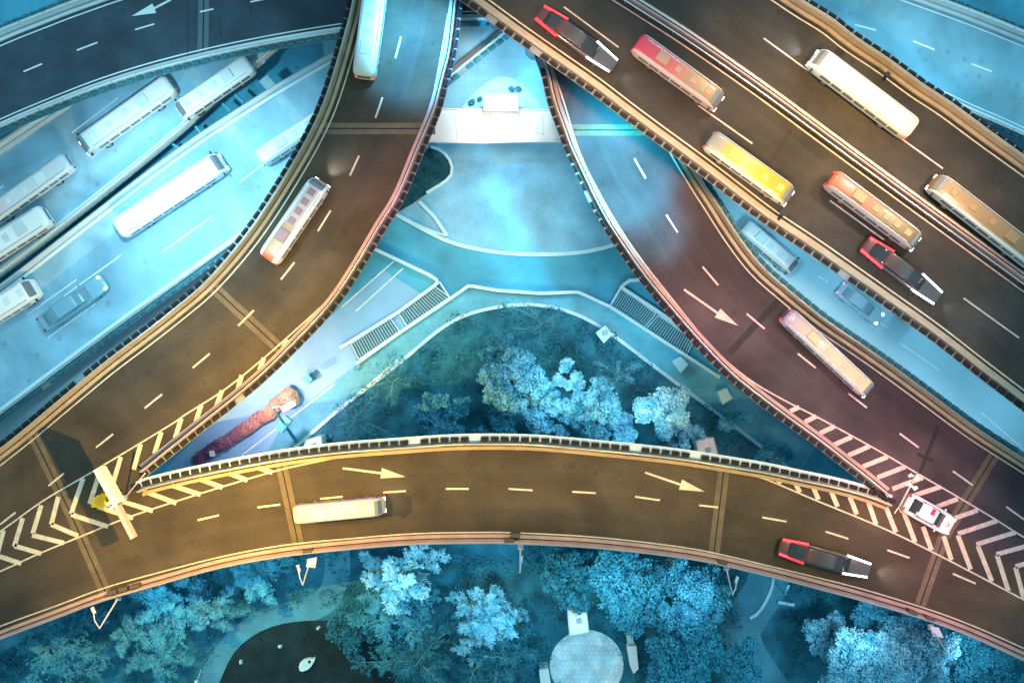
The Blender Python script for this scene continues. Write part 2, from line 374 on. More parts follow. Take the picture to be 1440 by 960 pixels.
# --- left carriageway pair (z = 4)
hw1 = thing('elevated_road', 'pale blue carriageway at upper left carrying white vehicles down-left beneath the dark ramp', 'road', P(150,150,0))
l1a = L([(-260,375),(-100,268),(0,200),(150,100),(300,0),(390,-60),(560,-170)], ZL); l1b = L([(-260,566),(-100,461),(0,394),(118,304),(243,203),(307,147),(397,70),(490,-8),(560,-66),(700,-180)], ZL)
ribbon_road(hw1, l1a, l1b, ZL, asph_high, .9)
parapet(hw1, l1a, -1, ZL, conc_white, shelf=False); parapet(hw1, l1b, 1, ZL, conc_white, shelf=False)
fixup(marks(hw1, ZL, [((101,187),(166,138)),((128,223),(193,172)),((253,163),(292,134)),((0,322),(32,298)),((0,265),(5,261))], paint_w, .14))  # includes headlamp light trails painted as white lines beside the vehicle
mb = MB(); joint(mb, (262,92),(300,147), ZL); fixup(obj('expansion_joint', mb, [joint_b, joint_b], hw1))
mb = MB(); joint(mb, (325,40),(368,92), ZL); fixup(obj('expansion_joint', mb, [joint_b, joint_b], hw1))
piers(hw1, [(60,230),(260,100)], ZL)
hw2 = thing('elevated_road', 'pale blue carriageway at left running up-right beneath the curved brown ramp', 'road', P(200,350,0))
l2a = L([(-260,570),(-100,466),(0,400),(117,310),(250,209),(367,132),(477,67),(600,-10),(680,-60),(860,-170)], ZL); l2b = L([(-260,775),(-100,662),(0,592),(147,482),(313,362),(480,240),(640,112),(713,54),(800,-15),(860,-60),(1000,-170)], ZL)
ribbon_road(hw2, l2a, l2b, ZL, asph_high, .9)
parapet(hw2, l2a, -1, ZL, conc_white, shelf=False); parapet(hw2, l2b, 1, ZL, conc_white, shelf=True)
fixup(marks(hw2, ZL, [((230,353),(298,304)),((200,323),(270,273)),((37,443),(108,393)),((90,416),(170,359)),((67,475),(134,427)),((386,270),(425,240)),((336,257),(372,230))], paint_w, .14))  # lane dashes plus vehicle light trails painted as white lines
mb = MB(); joint(mb, (314,168),(395,262), ZL); fixup(obj('expansion_joint', mb, [joint_b, joint_b], hw2))
mb = MB(); joint(mb, (370,110),(425,175), ZL); fixup(obj('expansion_joint', mb, [joint_b, joint_b], hw2))
piers(hw2, [(100,440),(300,290)], ZL)
PL_ROWS.append((l2b, ZL, 1, 0, 'teal'))
teal_beam = mat('teal_beam', (0.12,0.40,0.50), .8)
for p, q in (((243,203),(252,209)),((275,178),(282,187)),((313,146),(325,157)),((331,133),(343,145))):
    mb = MB(); a = P(*p, ZL-.6); b = P(*q, ZL-.6); mb.tube(a, b, .16, n=6); obj('cross_beam', mb, teal_beam, hw2)

# --- dark blue ramp at top left (z = 8.5)
ra = thing('elevated_ramp', 'dark blue-black ramp crossing the top left corner with a painted arrow', 'ramp', P(150,80,0))
a_up = L([(-260,160),(-100,88),(0,43),(55,21),(110,0),(200,-30),(330,-62),(500,-92),(650,-108),(800,-110),(950,-100)], ZA)
a_lo = L([(-260,310),(-100,235),(0,190),(53,167),(133,135),(200,113),(267,95),(333,80),(400,67),(480,54),(560,44),(650,37),(700,38),(800,44),(950,60)], ZA)
ribbon_road(ra, a_up, a_lo, ZA, asph_blue)
parapet(ra, a_up, -1, ZA, conc_white, line=paint_w); parapet(ra, a_lo, 1, ZA, conc_white, line=paint_w)
fixup(marks(ra, ZA, [((190,42),(217,34)),((108,71),(137,60)),((33,101),(59,90)),((281,17),(300,13)),((352,3),(372,-1))], paint_w, .15, arrows=[((240,0),(217,12),(185,23))]))
mb = MB(); joint(mb, (287,-20),(285,88), ZA); fixup(obj('expansion_joint', mb, [mat('joint_blue', (0.11,0.17,0.21), .8), rubber], ra))
for p, q in [((264,0),(264,95)),((308,20),(311,55)),((352,0),(353,22))]:
    mb = MB(); quadline(mb, p, q, .05, ZA+.01); fixup(obj('crack_seal', mb, tar, ra))
piers(ra, [(230,60),(60,110)], ZA)
PL_ROWS += [(a_up, ZA, -1, 0, 'teal'), (a_lo, ZA, 1, 1, 'teal')]

# --- road at top right (z = 6)
rb = thing('elevated_road', 'bright blue road in the top right corner beyond the wide flyover', 'road', P(1350,80,0))
r2u = L([(900,-150),(1050,-95),(1150,-62),(1240,-30),(1310,-5),(1370,17),(1440,45),(1520,78),(1700,155)], ZR)
r2l = L([(800,-40),(1000,25),(1100,60),(1200,95),(1300,138),(1360,166),(1400,183),(1440,201),(1520,236),(1700,320)], ZR)
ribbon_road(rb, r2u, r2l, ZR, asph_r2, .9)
parapet(rb, r2u, -1, ZR, conc_white, line=paint_w); parapet(rb, r2l, 1, ZR, conc_white, line=paint_w)
fixup(marks(rb, ZR, [((1202,35),(1232,43)),((1284,58),(1314,70)),((1366,90),(1395,101))], paint_w, .17))
piers(rb, [(1300,70),(1430,120)], ZR)
PL_ROWS += [(r2u, ZR, -1, 0, 'teal'), (r2l, ZR, 1, 0, 'teal')]

# --- the three joined ramps (z = 12)
rs = thing('elevated_ramp', 'curved brown ramp sweeping from the top centre to the lower left corner', 'ramp', P(400,350,0))
s_l = L([(512,-230),(505,-100),(494,0),(482,50),(468,100),(447,160),(410,230),(352,320),(293,390),(247,430),(200,467),(147,507),(83,560),(33,602),(0,628),(-80,690),(-260,830)], ZD)
s_r = L([(672,-230),(660,-100),(648,3),(640,72),(630,112),(617,160),(593,217),(567,280),(541,322),(513,370),(482,418),(454,452),(410,497),(390,517),(353,550),(300,592),(247,634),(207,666)], ZD)
s_div = L([(207,666),(187,684),(150,700),(100,723),(45,752),(20,767),(-60,812),(-260,925)], ZD)
nose_l = L([(207,666),(198,676),(187,684)], ZD)
def deck(t, ea, eb, z, asph, thick=1.3):
    mb = MB(); slab(mb, ea, eb, z-thick, z)
    for k in range(len(mb.f)-2): mb.m[k] = 0 if k % 6 == 0 else 1
    return obj('deck', mb, [asph, under], t)
s_right = np.vstack([offset(s_r, -.3)[:-1], s_div])
deck(rs, s_right, offset(s_l, .3), ZD, asph_warm)
parapet(rs, s_l, 1, ZD, conc, line=paint); parapet(rs, s_r, -1, ZD, conc_pink)
D_S = [((564,52),(556,82)),((538,137),(528,166)),((505,219),(492,247)),((465,296),(447,325)),((414,369),(395,393)),((357,436),(335,458)),((295,497),(271,517)),((228,554),(203,574)),((159,610),(135,629)),((90,665),(68,683)),((22,720),(0,737))]
line_s = [(630,20),(620,80),(605,150),(580,215),(553,285),(525,340),(490,390),(455,428),(420,460),(375,500),(317,547),(260,583),(240,597),(130,663),(60,704),(0,747),(-100,812),(-250,910)]
fixup(marks(rs, ZD, D_S, paint, .17, lines=[(line_s, .14)]))
H_S = [((403,477),(399,489)),((371,503),(365,520)),((340,527),(334,548)),((312,549),(304,572)),((283,569),(275,594)),((255,588),(246,616)),((227,607),(217,638)),((198,624),(188,660)),((170,642),(158,682)),((142,658),(126,708)),((117,672),(100,722)),((82,698),(72,737)),((58,710),(46,750)),((32,728),(20,768)),((5,745),(-5,783))]
def hatch(t, H, m, w_=.42, name='hatching'):
    for p, q in H:
        mb = MB(); quadline(mb, p, q, w_, ZD+.010); fixup(obj('hatch_bar', mb, m, t))
hatch(rs, H_S, paint)
mb = MB(); joint(mb, (447,181),(612,181), ZD); fixup(obj('expansion_joint', mb, [joint_m, rubber], rs))
mb = MB(); joint(mb, (298,402),(404,500), ZD); fixup(obj('expansion_joint', mb, [joint_m, rubber], rs))
mb = MB(); joint(mb, (42,603),(100,723), ZD); fixup(obj('expansion_joint', mb, [joint_m, rubber], rs))
piers(rs, [(560,60),(440,310),(200,560),(20,690)], ZD)

rl = thing('elevated_ramp', 'brown ramp arching across the lower half from left edge to right edge', 'ramp', P(720,700,0))
lo_u = L([(196,683),(203,679),(260,665),(323,652),(400,638),(480,628),(573,621),(633,617),(687,616),(747,617),(800,621),(863,627),(947,636),(1000,644),(1073,656),(1120,666),(1177,678),(1223,691),(1250,702)], ZD)
r_div = L([(1250,702),(1275,713),(1310,730),(1347,751),(1400,779),(1427,796),(1480,826),(1700,950)], ZD)
lo_l = L([(-260,1010),(-80,938),(0,903),(80,873),(150,847),(233,823),(317,800),(400,785),(480,776),(580,768),(680,766),(733,767),(813,771),(880,777),(960,787),(1013,797),(1093,816),(1147,830),(1210,847),(1293,872),(1360,897),(1440,933),(1520,970),(1700,1060)], ZD)
up = np.vstack([offset(s_div[::-1], .12)[:-1], offset(lo_u, -.25), offset(r_div, .12)[1:]])
deck(rl, up, offset(lo_l, .3), ZD-.004, asph_warm)
parapet(rl, lo_u, -1, ZD, conc, wide=.26); parapet(rl, lo_l, 1, ZD, conc_pink, shelf=False)
D_L = [((-20,838),(-50,850)),((150,778),(120,789)),((62,808),(35,818)),((278,731),(308,724)),((362,713),(394,709)),((450,701),(482,698)),((539,692),(571,690)),((627,687),(659,687)),((715,687),(749,689)),((805,691),(838,693)),((893,698),(928,703)),((983,710),(1010,713)),((1072,727),(1106,733)),((1161,747),(1193,757)),((1248,773),(1279,784)),((1340,806),(1372,820))]
D_L = [d for d in D_L if not (d[0][0] < 270)]
line_l = [(-250,910),(-60,828),(0,803),(57,777),(123,750),(180,727),(277,695),(383,663),(430,652),(480,642),(540,633),(640,628),(700,627),(760,629),(850,635),(930,643),(1000,653),(1057,667),(1093,680),(1147,703),(1237,740),(1310,775),(1440,843),(1560,910),(1700,990)]
line_b = [(x, y) for x, y in [(-250,985),(-80,914),(0,880),(80,851),(150,825),(233,802),(317,781),(400,766),(480,758),(580,750),(680,748),(733,749),(813,753),(880,759),(960,769),(1013,779),(1093,798),(1147,811),(1210,827),(1293,852),(1360,876),(1440,911),(1600,985)]]
fixup(marks(rl, ZD, D_L, paint, .17, arrows=[((482,658),(536,665),(570,670)),((907,664),(957,681),(991,691))], lines=[(line_l,.14),(line_b,.12)]))
H_L = [((100,723),(152,740)),((72,737),(110,753)),((45,752),(90,763)),((20,767),(58,778)),((0,782),(30,792)),((137,712),(187,728)),((173,705),(215,718)),((202,690),(248,707)),((241,682),(282,695)),((280,673),(313,685)),((322,665),(348,675)),((362,657),(383,664)),
 ((1093,672),(1097,680)),((1118,678),(1125,692)),((1143,683),(1151,702)),((1169,691),(1178,712)),((1195,698),(1205,723)),((1221,705),(1232,737)),((1246,713),(1260,748)),((1270,717),(1287,762)),((1298,740),(1310,773)),((1327,753),(1338,787)),((1347,752),(1365,800)),((1375,767),(1395,817)),((1402,780),(1418,830)),((1428,797),(1440,842)),((1457,812),(1466,858))]
hatch(rl, H_L, paint)
mb = MB(); joint(mb, (100,723),(151,838), ZD); fixup(obj('expansion_joint', mb, [joint_m, rubber], rl))
mb = MB(); joint(mb, (394,646),(421,772), ZD); fixup(obj('expansion_joint', mb, [joint_m, rubber], rl))
mb = MB(); joint(mb, (1018,660),(1003,786), ZD); fixup(obj('expansion_joint', mb, [joint_m, rubber], rl))
mb = MB(); joint(mb, (1327,755),(1294,850), ZD); fixup(obj('expansion_joint', mb, [joint_m, rubber], rl))
piers(rl, [(100,790),(410,715),(715,700),(1010,730),(1320,820)], ZD)

jb = mat('junction_box', (0.10,0.07,0.05), .6)
for x, y, a_ in ((163,829,.25),(178,825,.25),(194,821,.25),(435,773,.1),(716,757,0),(725,750,0),(1013,788,-.2),(1278,857,-.35),(1302,866,-.35)):
    mb = MB(); c = P(x, y, ZD); mb.box((c.x,c.y,ZD+.5), (.85,.36,1.0), a_); obj('junction_box', mb, jb, rl)
rr = thing('elevated_ramp', 'blue to mauve ramp descending from under the wide flyover to the right edge', 'ramp', P(1100,450,0))
rr_l = L([(700,-200),(735,-40),(748,50),(756,85),(764,107),(773,147),(785,180),(797,213),(813,247),(830,283),(849,318),(870,350),(893,383),(920,417),(960,464),(990,497),(1023,530),(1060,560),(1100,590),(1147,624),(1180,650),(1207,671),(1240,698)], ZD)
rr_r = L([(880,-200),(900,0),(930,120),(950,185),(985,246),(1010,285),(1037,327),(1070,370),(1107,403),(1160,446),(1213,482),(1260,515),(1313,554),(1373,598),(1440,641),(1520,692),(1700,800)], ZD)
rr_left = np.vstack([offset(rr_l, .3)[:-1], L([(1243,699),(1250,702)], ZD)[:-1], r_div])
deck(rr, offset(rr_r, -.3), rr_left, ZD, asph_mauve)
parapet(rr, rr_r, -1, ZD, conc, line=paint); parapet(rr, rr_l, 1, ZD, conc_pink, line=None)
D_R = [((892,223),(908,251)),((937,302),(953,327)),((988,375),(1010,401)),((1050,441),(1075,462)),((1122,497),(1147,517)),((1193,553),(1219,573)),((1265,609),(1292,629)),((1340,662),(1368,682)),((1415,712),(1440,730))]
line_r = [(778,100),(795,150),(815,215),(850,285),(893,353),(945,420),(1000,487),(1050,531),(1098,560),(1147,585),(1197,612),(1247,640),(1293,667),(1350,700),(1400,730),(1440,755),(1560,825),(1700,905)]
fixup(marks(rr, ZD, D_R, paint_pink, .17, arrows=[((962,407),(1009,440),(1038,458))], lines=[(line_r,.14)]))
H_R = [((1111,578),(1124,572)),((1132,593),(1148,585)),((1153,609),(1174,599)),((1173,625),(1198,614)),((1193,640),(1223,627)),((1213,656),(1248,642)),((1234,671),(1273,656)),((1255,687),(1298,671)),((1280,698),(1323,684)),((1315,713),(1347,701)),((1343,728),(1375,717)),((1347,750),(1402,732)),((1373,765),(1428,748)),((1401,779),(1445,767)),((1428,796),(1470,784))]
hatch(rr, H_R, paint_pink)
mb = MB(); joint(mb, (795,183),(935,183), ZD); fixup(obj('expansion_joint', mb, [joint_m, tar], rr))
mb = MB(); joint(mb, (1398,640),(1327,755), ZD); fixup(obj('expansion_joint', mb, [joint_m, tar], rr))
mb = MB(); joint(mb, (1108,408),(1025,497), ZD, 'dark'); fixup(obj('expansion_joint', mb, [joint_m, tar], rr))
mb = MB(); quadline(mb, (1320,598),(1292,668), .33, ZD+.006); fixup(obj('tar_patch', mb, tar, rr)); mb = MB(); quadline(mb, (1290,638),(1312,648), .3, ZD+.008); fixup(obj('tar_patch', mb, tar, rr))
piers(rr, [(860,200),(1050,420),(1350,660)], ZD)

# --- wide flyover (z = 18.5)
fl = thing('elevated_flyover', 'wide brown flyover crossing the upper right corner with a median barrier', 'flyover', P(1150,200,0))
f_l = L([(300,-230),(500,-96),(570,-51),(651,2),(690,30),(727,57),(780,94),(830,129),(873,162),(920,197),(960,226),(1000,256),(1040,287),(1080,317),(1133,352),(1193,394),(1247,432),(1310,477),(1373,526),(1440,577),(1520,640),(1750,820)], ZF)
f_r = L([(860,-175),(960,-110),(1040,-58),(1123,-1),(1167,26),(1200,52),(1247,83),(1293,117),(1333,143),(1387,183),(1440,221),(1530,286),(1800,480)], ZF)
deck(fl, offset(f_r, -.3), offset(f_l, .3), ZF, asph_fly, 1.6)
parapet(fl, f_r, -1, ZF, conc, line=paint); parapet(fl, f_l, 1, ZF, conc, line=paint)
D_F = [((793,10),(870,67)),((980,147),(1058,202)),((1167,282),(1243,337)),((1355,419),(1433,475)),((1074,54),(1152,111)),((1248,181),(1326,237))]
fixup(marks(fl, ZF, D_F, paint_pink, .13))
med = L([(680,-190),(800,-56),(880,-1),(960,50),(1040,105),(1100,148),(1200,222),(1330,317),(1440,397),(1520,457),(1760,640)], ZF)
mb = MB(); sweep(mb, med, [(-.17,-.2),(.17,-.2),(.12,.35),(.08,.85),(-.08,.85),(-.12,.35)], ZF); mdo = obj('median_barrier', mb, conc_pink, fl)
mb = MB()
for o_ in (-.34, .34):
    sweep(mb, med, rect(o_-.045, o_+.045, .5, .62), ZF)
    aa = offset(med, o_)
    for k in range(0, len(aa), 3): mb.box((aa[k][0], aa[k][1], ZF+.27), (.08,.08,.5))
obj('rail', mb, steel, mdo)
mb = MB()
for o_ in (-.66, .66): a_ = offset(med, o_); strip(mb, offset(a_, .06), offset(a_, -.06), ZF+.012)
fixup(obj('edge_line', mb, paint_pink, fl))
mb = MB(); ctr = [P(*p, ZF) for p in ((1129,130),(1143,138),(1131,163),(1115,152))]
mb.add([(v.x,v.y,ZF+.008) for v in ctr], [(0,1,2,3)]); fixup(obj('tar_patch', mb, tar, fl))
for p, q, ww in (((1112,182),(1086,226),.38),((1175,70),(1186,77),.5)): mb = MB(); quadline(mb, p, q, ww, ZF+.009); fixup(obj('tar_patch', mb, tar, fl))
piers(fl, [(760,-20),(960,100),(1180,260),(1400,430)], ZF, 1.1)
def wear(t, a, offs, z, col, nm):
    for q, (k_, wd) in enumerate(((.90,1.9),(.81,.95))):
        m = mat('%s_wear_%d' % (nm, q), tuple(c*k_ for c in col), .7, stains=True, noise=.42, scale=2.2, scale2=5)
        for o_ in offs:
            c = offset(a, o_); mb = MB(); strip(mb, offset(c, wd/2), offset(c, -wd/2), z+.003+.002*q); fixup(obj('tyre_wear', mb, m, t))
wear(rs, s_l, (2.9, 6.2), ZD, (0.062,0.043,0.026), 'ramp')
wear(rl, lo_l, (2.9, 6.2), ZD-.002, (0.062,0.043,0.026), 'ramp')
wear(rr, rr_r, (-2.8, -6.0), ZD, (0.062,0.040,0.046), 'right')
wear(fl, f_l, (2.9, 6.2), ZF, (0.040,0.033,0.027), 'fly'); wear(fl, f_r, (-3.0, -6.6), ZF, (0.040,0.033,0.027), 'fly')
PL_ROWS += [(s_l, ZD, 1, 2, 'black'), (s_r, ZD, -1, 3, 'black'), (lo_u, ZD, -1, 4, 'black'), (rr_r, ZD, -1, 5, 'teal'), (f_l, ZF, 1, 6, 'black'), (f_r, ZF, -1, 7, 'black'), (rr_l, ZD, 1, 8, 'black')]

# ------------------------------------------------------------------ flower boxes hung outside the parapets
box_black = mat('flower_box_black', (0.015,0.012,0.014), .6); box_teal = mat('flower_box_teal', (0.03,0.20,0.26), .6)
plant_black = mat('box_plant_dark', (0.03,0.022,0.02), .9, noise=.5, scale=9); plant_teal = mat('box_plant_teal', (0.04,0.22,0.26), .9, noise=.5, scale=9)
def flower_box_mb(mb, M=None):
    m2 = MB(); m2.box((0,0,.12), (.66,.38,.24), taper=1.12)
    for i in range(5):
        x = -.24+.12*i; m2.box((x, random.uniform(-.05,.05), .28+random.uniform(0,.08)), (.17,.26,.16), random.uniform(0,1.5), 1, .6)
    if M: m2.v = [tuple(M@Vector(v)) for v in m2.v]
    mb.add(m2.v, m2.f); mb.m[-len(m2.f):] = m2.m
variants = {}
for key, ms in (('black', [box_black, plant_black]), ('teal', [box_teal, plant_teal])):
    variants[key] = []
    for k in range(4):
        mb = MB(); flower_box_mb(mb); me = bpy.data.meshes.new('flower_box'); me.from_pydata(mb.v, [], mb.f)
        for m in ms: me.materials.append(m)
        me.polygons.foreach_set('material_index', mb.m); variants[key].append(me)
ROWLAB = {2: ('dark flower box hung outside the left parapet of the curved left ramp', 'flower boxes outside the left parapet of the curved left ramp'),
 3: ('dark flower box hung outside the right parapet of the curved left ramp', 'flower boxes outside the right parapet of the curved left ramp'),
 4: ('dark flower box hung outside the upper parapet of the lower arching ramp', 'flower boxes outside the upper parapet of the lower ramp'),
 5: ('teal flower box hung outside the upper right parapet of the descending right ramp', 'flower boxes outside the right parapet of the right ramp'),
 6: ('dark flower box hung outside the lower left parapet of the wide flyover', 'flower boxes outside the lower left parapet of the flyover')}
rest = MB(); nbox = 0; rest_n = 0
for a, z, side, row, key in PL_ROWS:
    b = resample(a, step=.92); n = normals(b)
    for i in range(len(b)):
        x, y = b[i]; k = TH*(HC-z)/720; px, py = x/k+720, 480-y/k
        if not (-25 < px < 1465 and -25 < py < 985): continue
        if random.random() < .04: continue
        d = math.atan2(-n[i][0], n[i][1]) + random.uniform(-.05,.05); zz = z+.44
        hidden = (row in (2,3,5) and False)
        if row in ROWLAB and nbox < 300:
            o = bpy.data.objects.new('flower_box', random.choice(variants[key])); COL.objects.link(o)
            o.location = (x, y, zz); o.rotation_euler = (0,0,d); tag(o, ROWLAB[row][0], 'flower box', ROWLAB[row][1]); nbox += 1
        else:
            off = len(rest.f); flower_box_mb(rest, Matrix.Translation((x,y,zz))@Matrix.Rotation(d,4,'Z'))
            if key == 'teal': rest.m[off:] = [m+2 for m in rest.m[off:]]
o = obj('flower_boxes', rest, [box_black, plant_black, box_teal, plant_teal]); tag(o, 'rows of smaller or further flower boxes hung along the other parapets', 'flower boxes'); o['kind'] = 'stuff'

# ------------------------------------------------------------------ vehicles
glass = glass0 = mat('window_glass', (0.03,0.035,0.04), .12, spec=.6); glass_lt = mat('tinted_glass', (0.20,0.22,0.24), .15, spec=.6); tyre_m = mat('tyre', (0.02,0.02,0.02), .8); rim_m = mat('rim', (0.5,0.5,0.5), .35, .8)
head_m = mat('headlamp_lit', (0.85,0.97,1.0), .3, emit=5.0); tail_m = mat('taillamp_lit', (1.0,0.04,0.06), .3, emit=1.3)
head_dim = mat('headlamp_glass', (0.8,0.88,0.9), .2); tail_dim = mat('taillamp_red', (0.5,0.02,0.02), .3)
def livery(name, stops, edge=None, ew=.8):
    """painted roof and flanks: colour bands along the body, optional lighter roof edges"""
    m, t, b = nodes(name); b.inputs['Roughness'].default_value = .35; b.inputs['Coat Weight'].default_value = .3
    tc = t.nodes.new('ShaderNodeTexCoord'); sp = t.nodes.new('ShaderNodeSeparateXYZ'); t.links.new(tc.outputs['Generated'], sp.inputs[0])
    r = t.nodes.new('ShaderNodeValToRGB'); r.color_ramp.elements.remove(r.color_ramp.elements[1]); r.color_ramp.elements[0].position = stops[0][0]; r.color_ramp.elements[0].color = (*stops[0][1], 1)
    for p, c in stops[1:]: e = r.color_ramp.elements.new(p); e.color = (*c, 1)
    t.links.new(sp.outputs[0], r.inputs[0]); out = r.outputs[0]
    if edge:
        a = t.nodes.new('ShaderNodeMath'); a.operation = 'SUBTRACT'; a.inputs[1].default_value = .5; t.links.new(sp.outputs[1], a.inputs[0])
        c = t.nodes.new('ShaderNodeMath'); c.operation = 'ABSOLUTE'; t.links.new(a.outputs[0], c.inputs[0])
        d = t.nodes.new('ShaderNodeMapRange'); d.inputs[1].default_value = ew*.5-.02; d.inputs[2].default_value = ew*.5+.02; t.links.new(c.outputs[0], d.inputs[0])
        x = t.nodes.new('ShaderNodeMix'); x.data_type = 'RGBA'; t.links.new(d.outputs[0], x.inputs[0]); t.links.new(out, x.inputs[6]); x.inputs[7].default_value = (*edge, 1); out = x.outputs[2]
    t.links.new(out, b.inputs['Base Color']); return m
def wheels(t, xs, hw, r=.34):
    for x in xs:
        for s in (-1, 1):
            mb = MB(); mb.tube((x, s*(hw-.24), r), (x, s*(hw-.01), r), r, n=18); wo_ = obj('wheel', mb, tyre_m, t, world=False)
            mb = MB(); mb.tube((x, s*(hw-.05), r), (x, s*(hw+.005), r), r*.58, n=12); obj('rim', mb, rim_m, wo_, world=False)
def beam(t, x, z, power, ang=70, col=(.75,.93,1), tilt=-76):
    l = bpy.data.lights.new('headlight_beam', 'SPOT'); l.energy = power*.55; l.spot_size = math.radians(ang); l.spot_blend = 1; l.color = col; l.shadow_soft_size = .1
    o = bpy.data.objects.new('headlight_beam', l); COL.objects.link(o); o.parent = t; o.location = (x, 0, z); o.rotation_euler = (0, math.radians(tilt), 0)
def place(rear, front, z, label, cat, name, group=None):
    a, b = P(*rear, z), P(*front, z); c = (a+b)/2; d = b-a
    t = thing(name, label, cat, (c.x, c.y, z+.012), math.atan2(d.y, d.x), group); t['_l'] = 1
    return t, d.length
def streak_vehicle(rear, front, wpx, z, label, paintm, lit=False, hatch_m=None, lamps=(head_dim, tail_dim), H=2.15, n_hatch=3, group=None, cat='bus', name='stretched_vehicle', power=0, roofline=True):
    k = 1.0  # body stretched over a car's motion streak, streak colours put into the paint
    zt = z+H   # fit the roof, seen nearer, to the outline
    a, b = P(*rear, zt), P(*front, zt); c = (a+b)/2; d = b-a; Ln = d.length; W = wpx*TH*(HC-zt)/720
    t = thing(name, label, cat, (c.x, c.y, z+.012), math.atan2(d.y, d.x), group); t['_l'] = 1
    h = Ln/2; w = W/2
    mb = MB(); mb.loft([(-h, w*.60, .6, H*.82), (-h+.05, w*.76, .45, H*.9), (-h+.18, w*.89, .4, H*.965), (-h+.42, w*.97, .35, H), (-h+.8, w, .35, H), (h-1.1, w, .35, H), (h-.6, w*.97, .35, H*.955), (h-.28, w*.90, .38, H*.78), (h-.1, w*.80, .42, H*.55), (h-.02, w*.68, .46, H*.45), (h, w*.58, .5, H*.4)], 32, 5)
    obj('body', mb, paintm, t, world=False, smooth=True)
    # windows along both flanks, windscreen and rear window
    for s in (-1, 1):
        mb = MB(); nwin = max(3, int(Ln/1.4)); step = (Ln-1.5)/nwin
        for i in range(nwin): mb.box((-h+.75+step*(i+.5)*.93, s*(w*.985), H*.66), (step*.8, .05, H*.24))
        obj('side_window', mb, glass_lt, t, world=False)
    mb = MB(); mb.add([(h-.80, -w*.72, H*.985), (h-.80, w*.72, H*.985), (h-.5, w*.74, H*.95), (h-.5, -w*.74, H*.95), (h-.2, w*.66, H*.74), (h-.2, -w*.66, H*.74)], [(3,2,1,0)[::-1], (3,5,4,2)[::-1]])
    obj('windscreen', mb, glass_lt, t, world=False); fixup(t.children[-1]) if False else None
    mb = MB(); mb.box((-h+.04, 0, H*.7), (.1, w*1.1, H*.2)); obj('rear_window', mb, glass, t, world=False)
    hm = hatch_m or paintm
    mb = MB(); mb.box((-h+Ln*.30, 0, H+.07), (1.2, W*.52, .16), taper=.88); obj('roof_unit', mb, hm, t, world=False)
    for i in range(n_hatch):
        x = -h+Ln*(.48+.36*i/max(1, n_hatch-1)) if n_hatch > 1 else 0
        mb = MB(); mb.box((x, 0, H+.03), (.62, W*.34, .07), taper=.85); obj('roof_hatch', mb, hm, t, world=False)
    if roofline:
        mb = MB()
        for s in (-1, 1): mb.box((-.2, s*w*.78, H+.012), (Ln-1.9, .05, .05))
        obj('roof_rail', mb, steel, t, world=False)
    for s in (-1, 1):
        mb = MB(); mb.box((h-.12, s*w*.62, .86), (.26, .34, .2)); obj('headlight', mb, lamps[0], t, world=False)
        mb = MB(); mb.box((-h+.08, s*w*.72, 1.1), (.14, .22, .36)); obj('tail_light', mb, lamps[1], t, world=False)
        mb = MB(); mb.box((h-.55, s*(w+.12), H*.72), (.14, .22, .3)); obj('mirror', mb, dark, t, world=False)
    wheels(t, (-h+Ln*.22, h-Ln*.2), w*.98, .42)
    if power: beam(t, h+.1, .8, power)
    return t
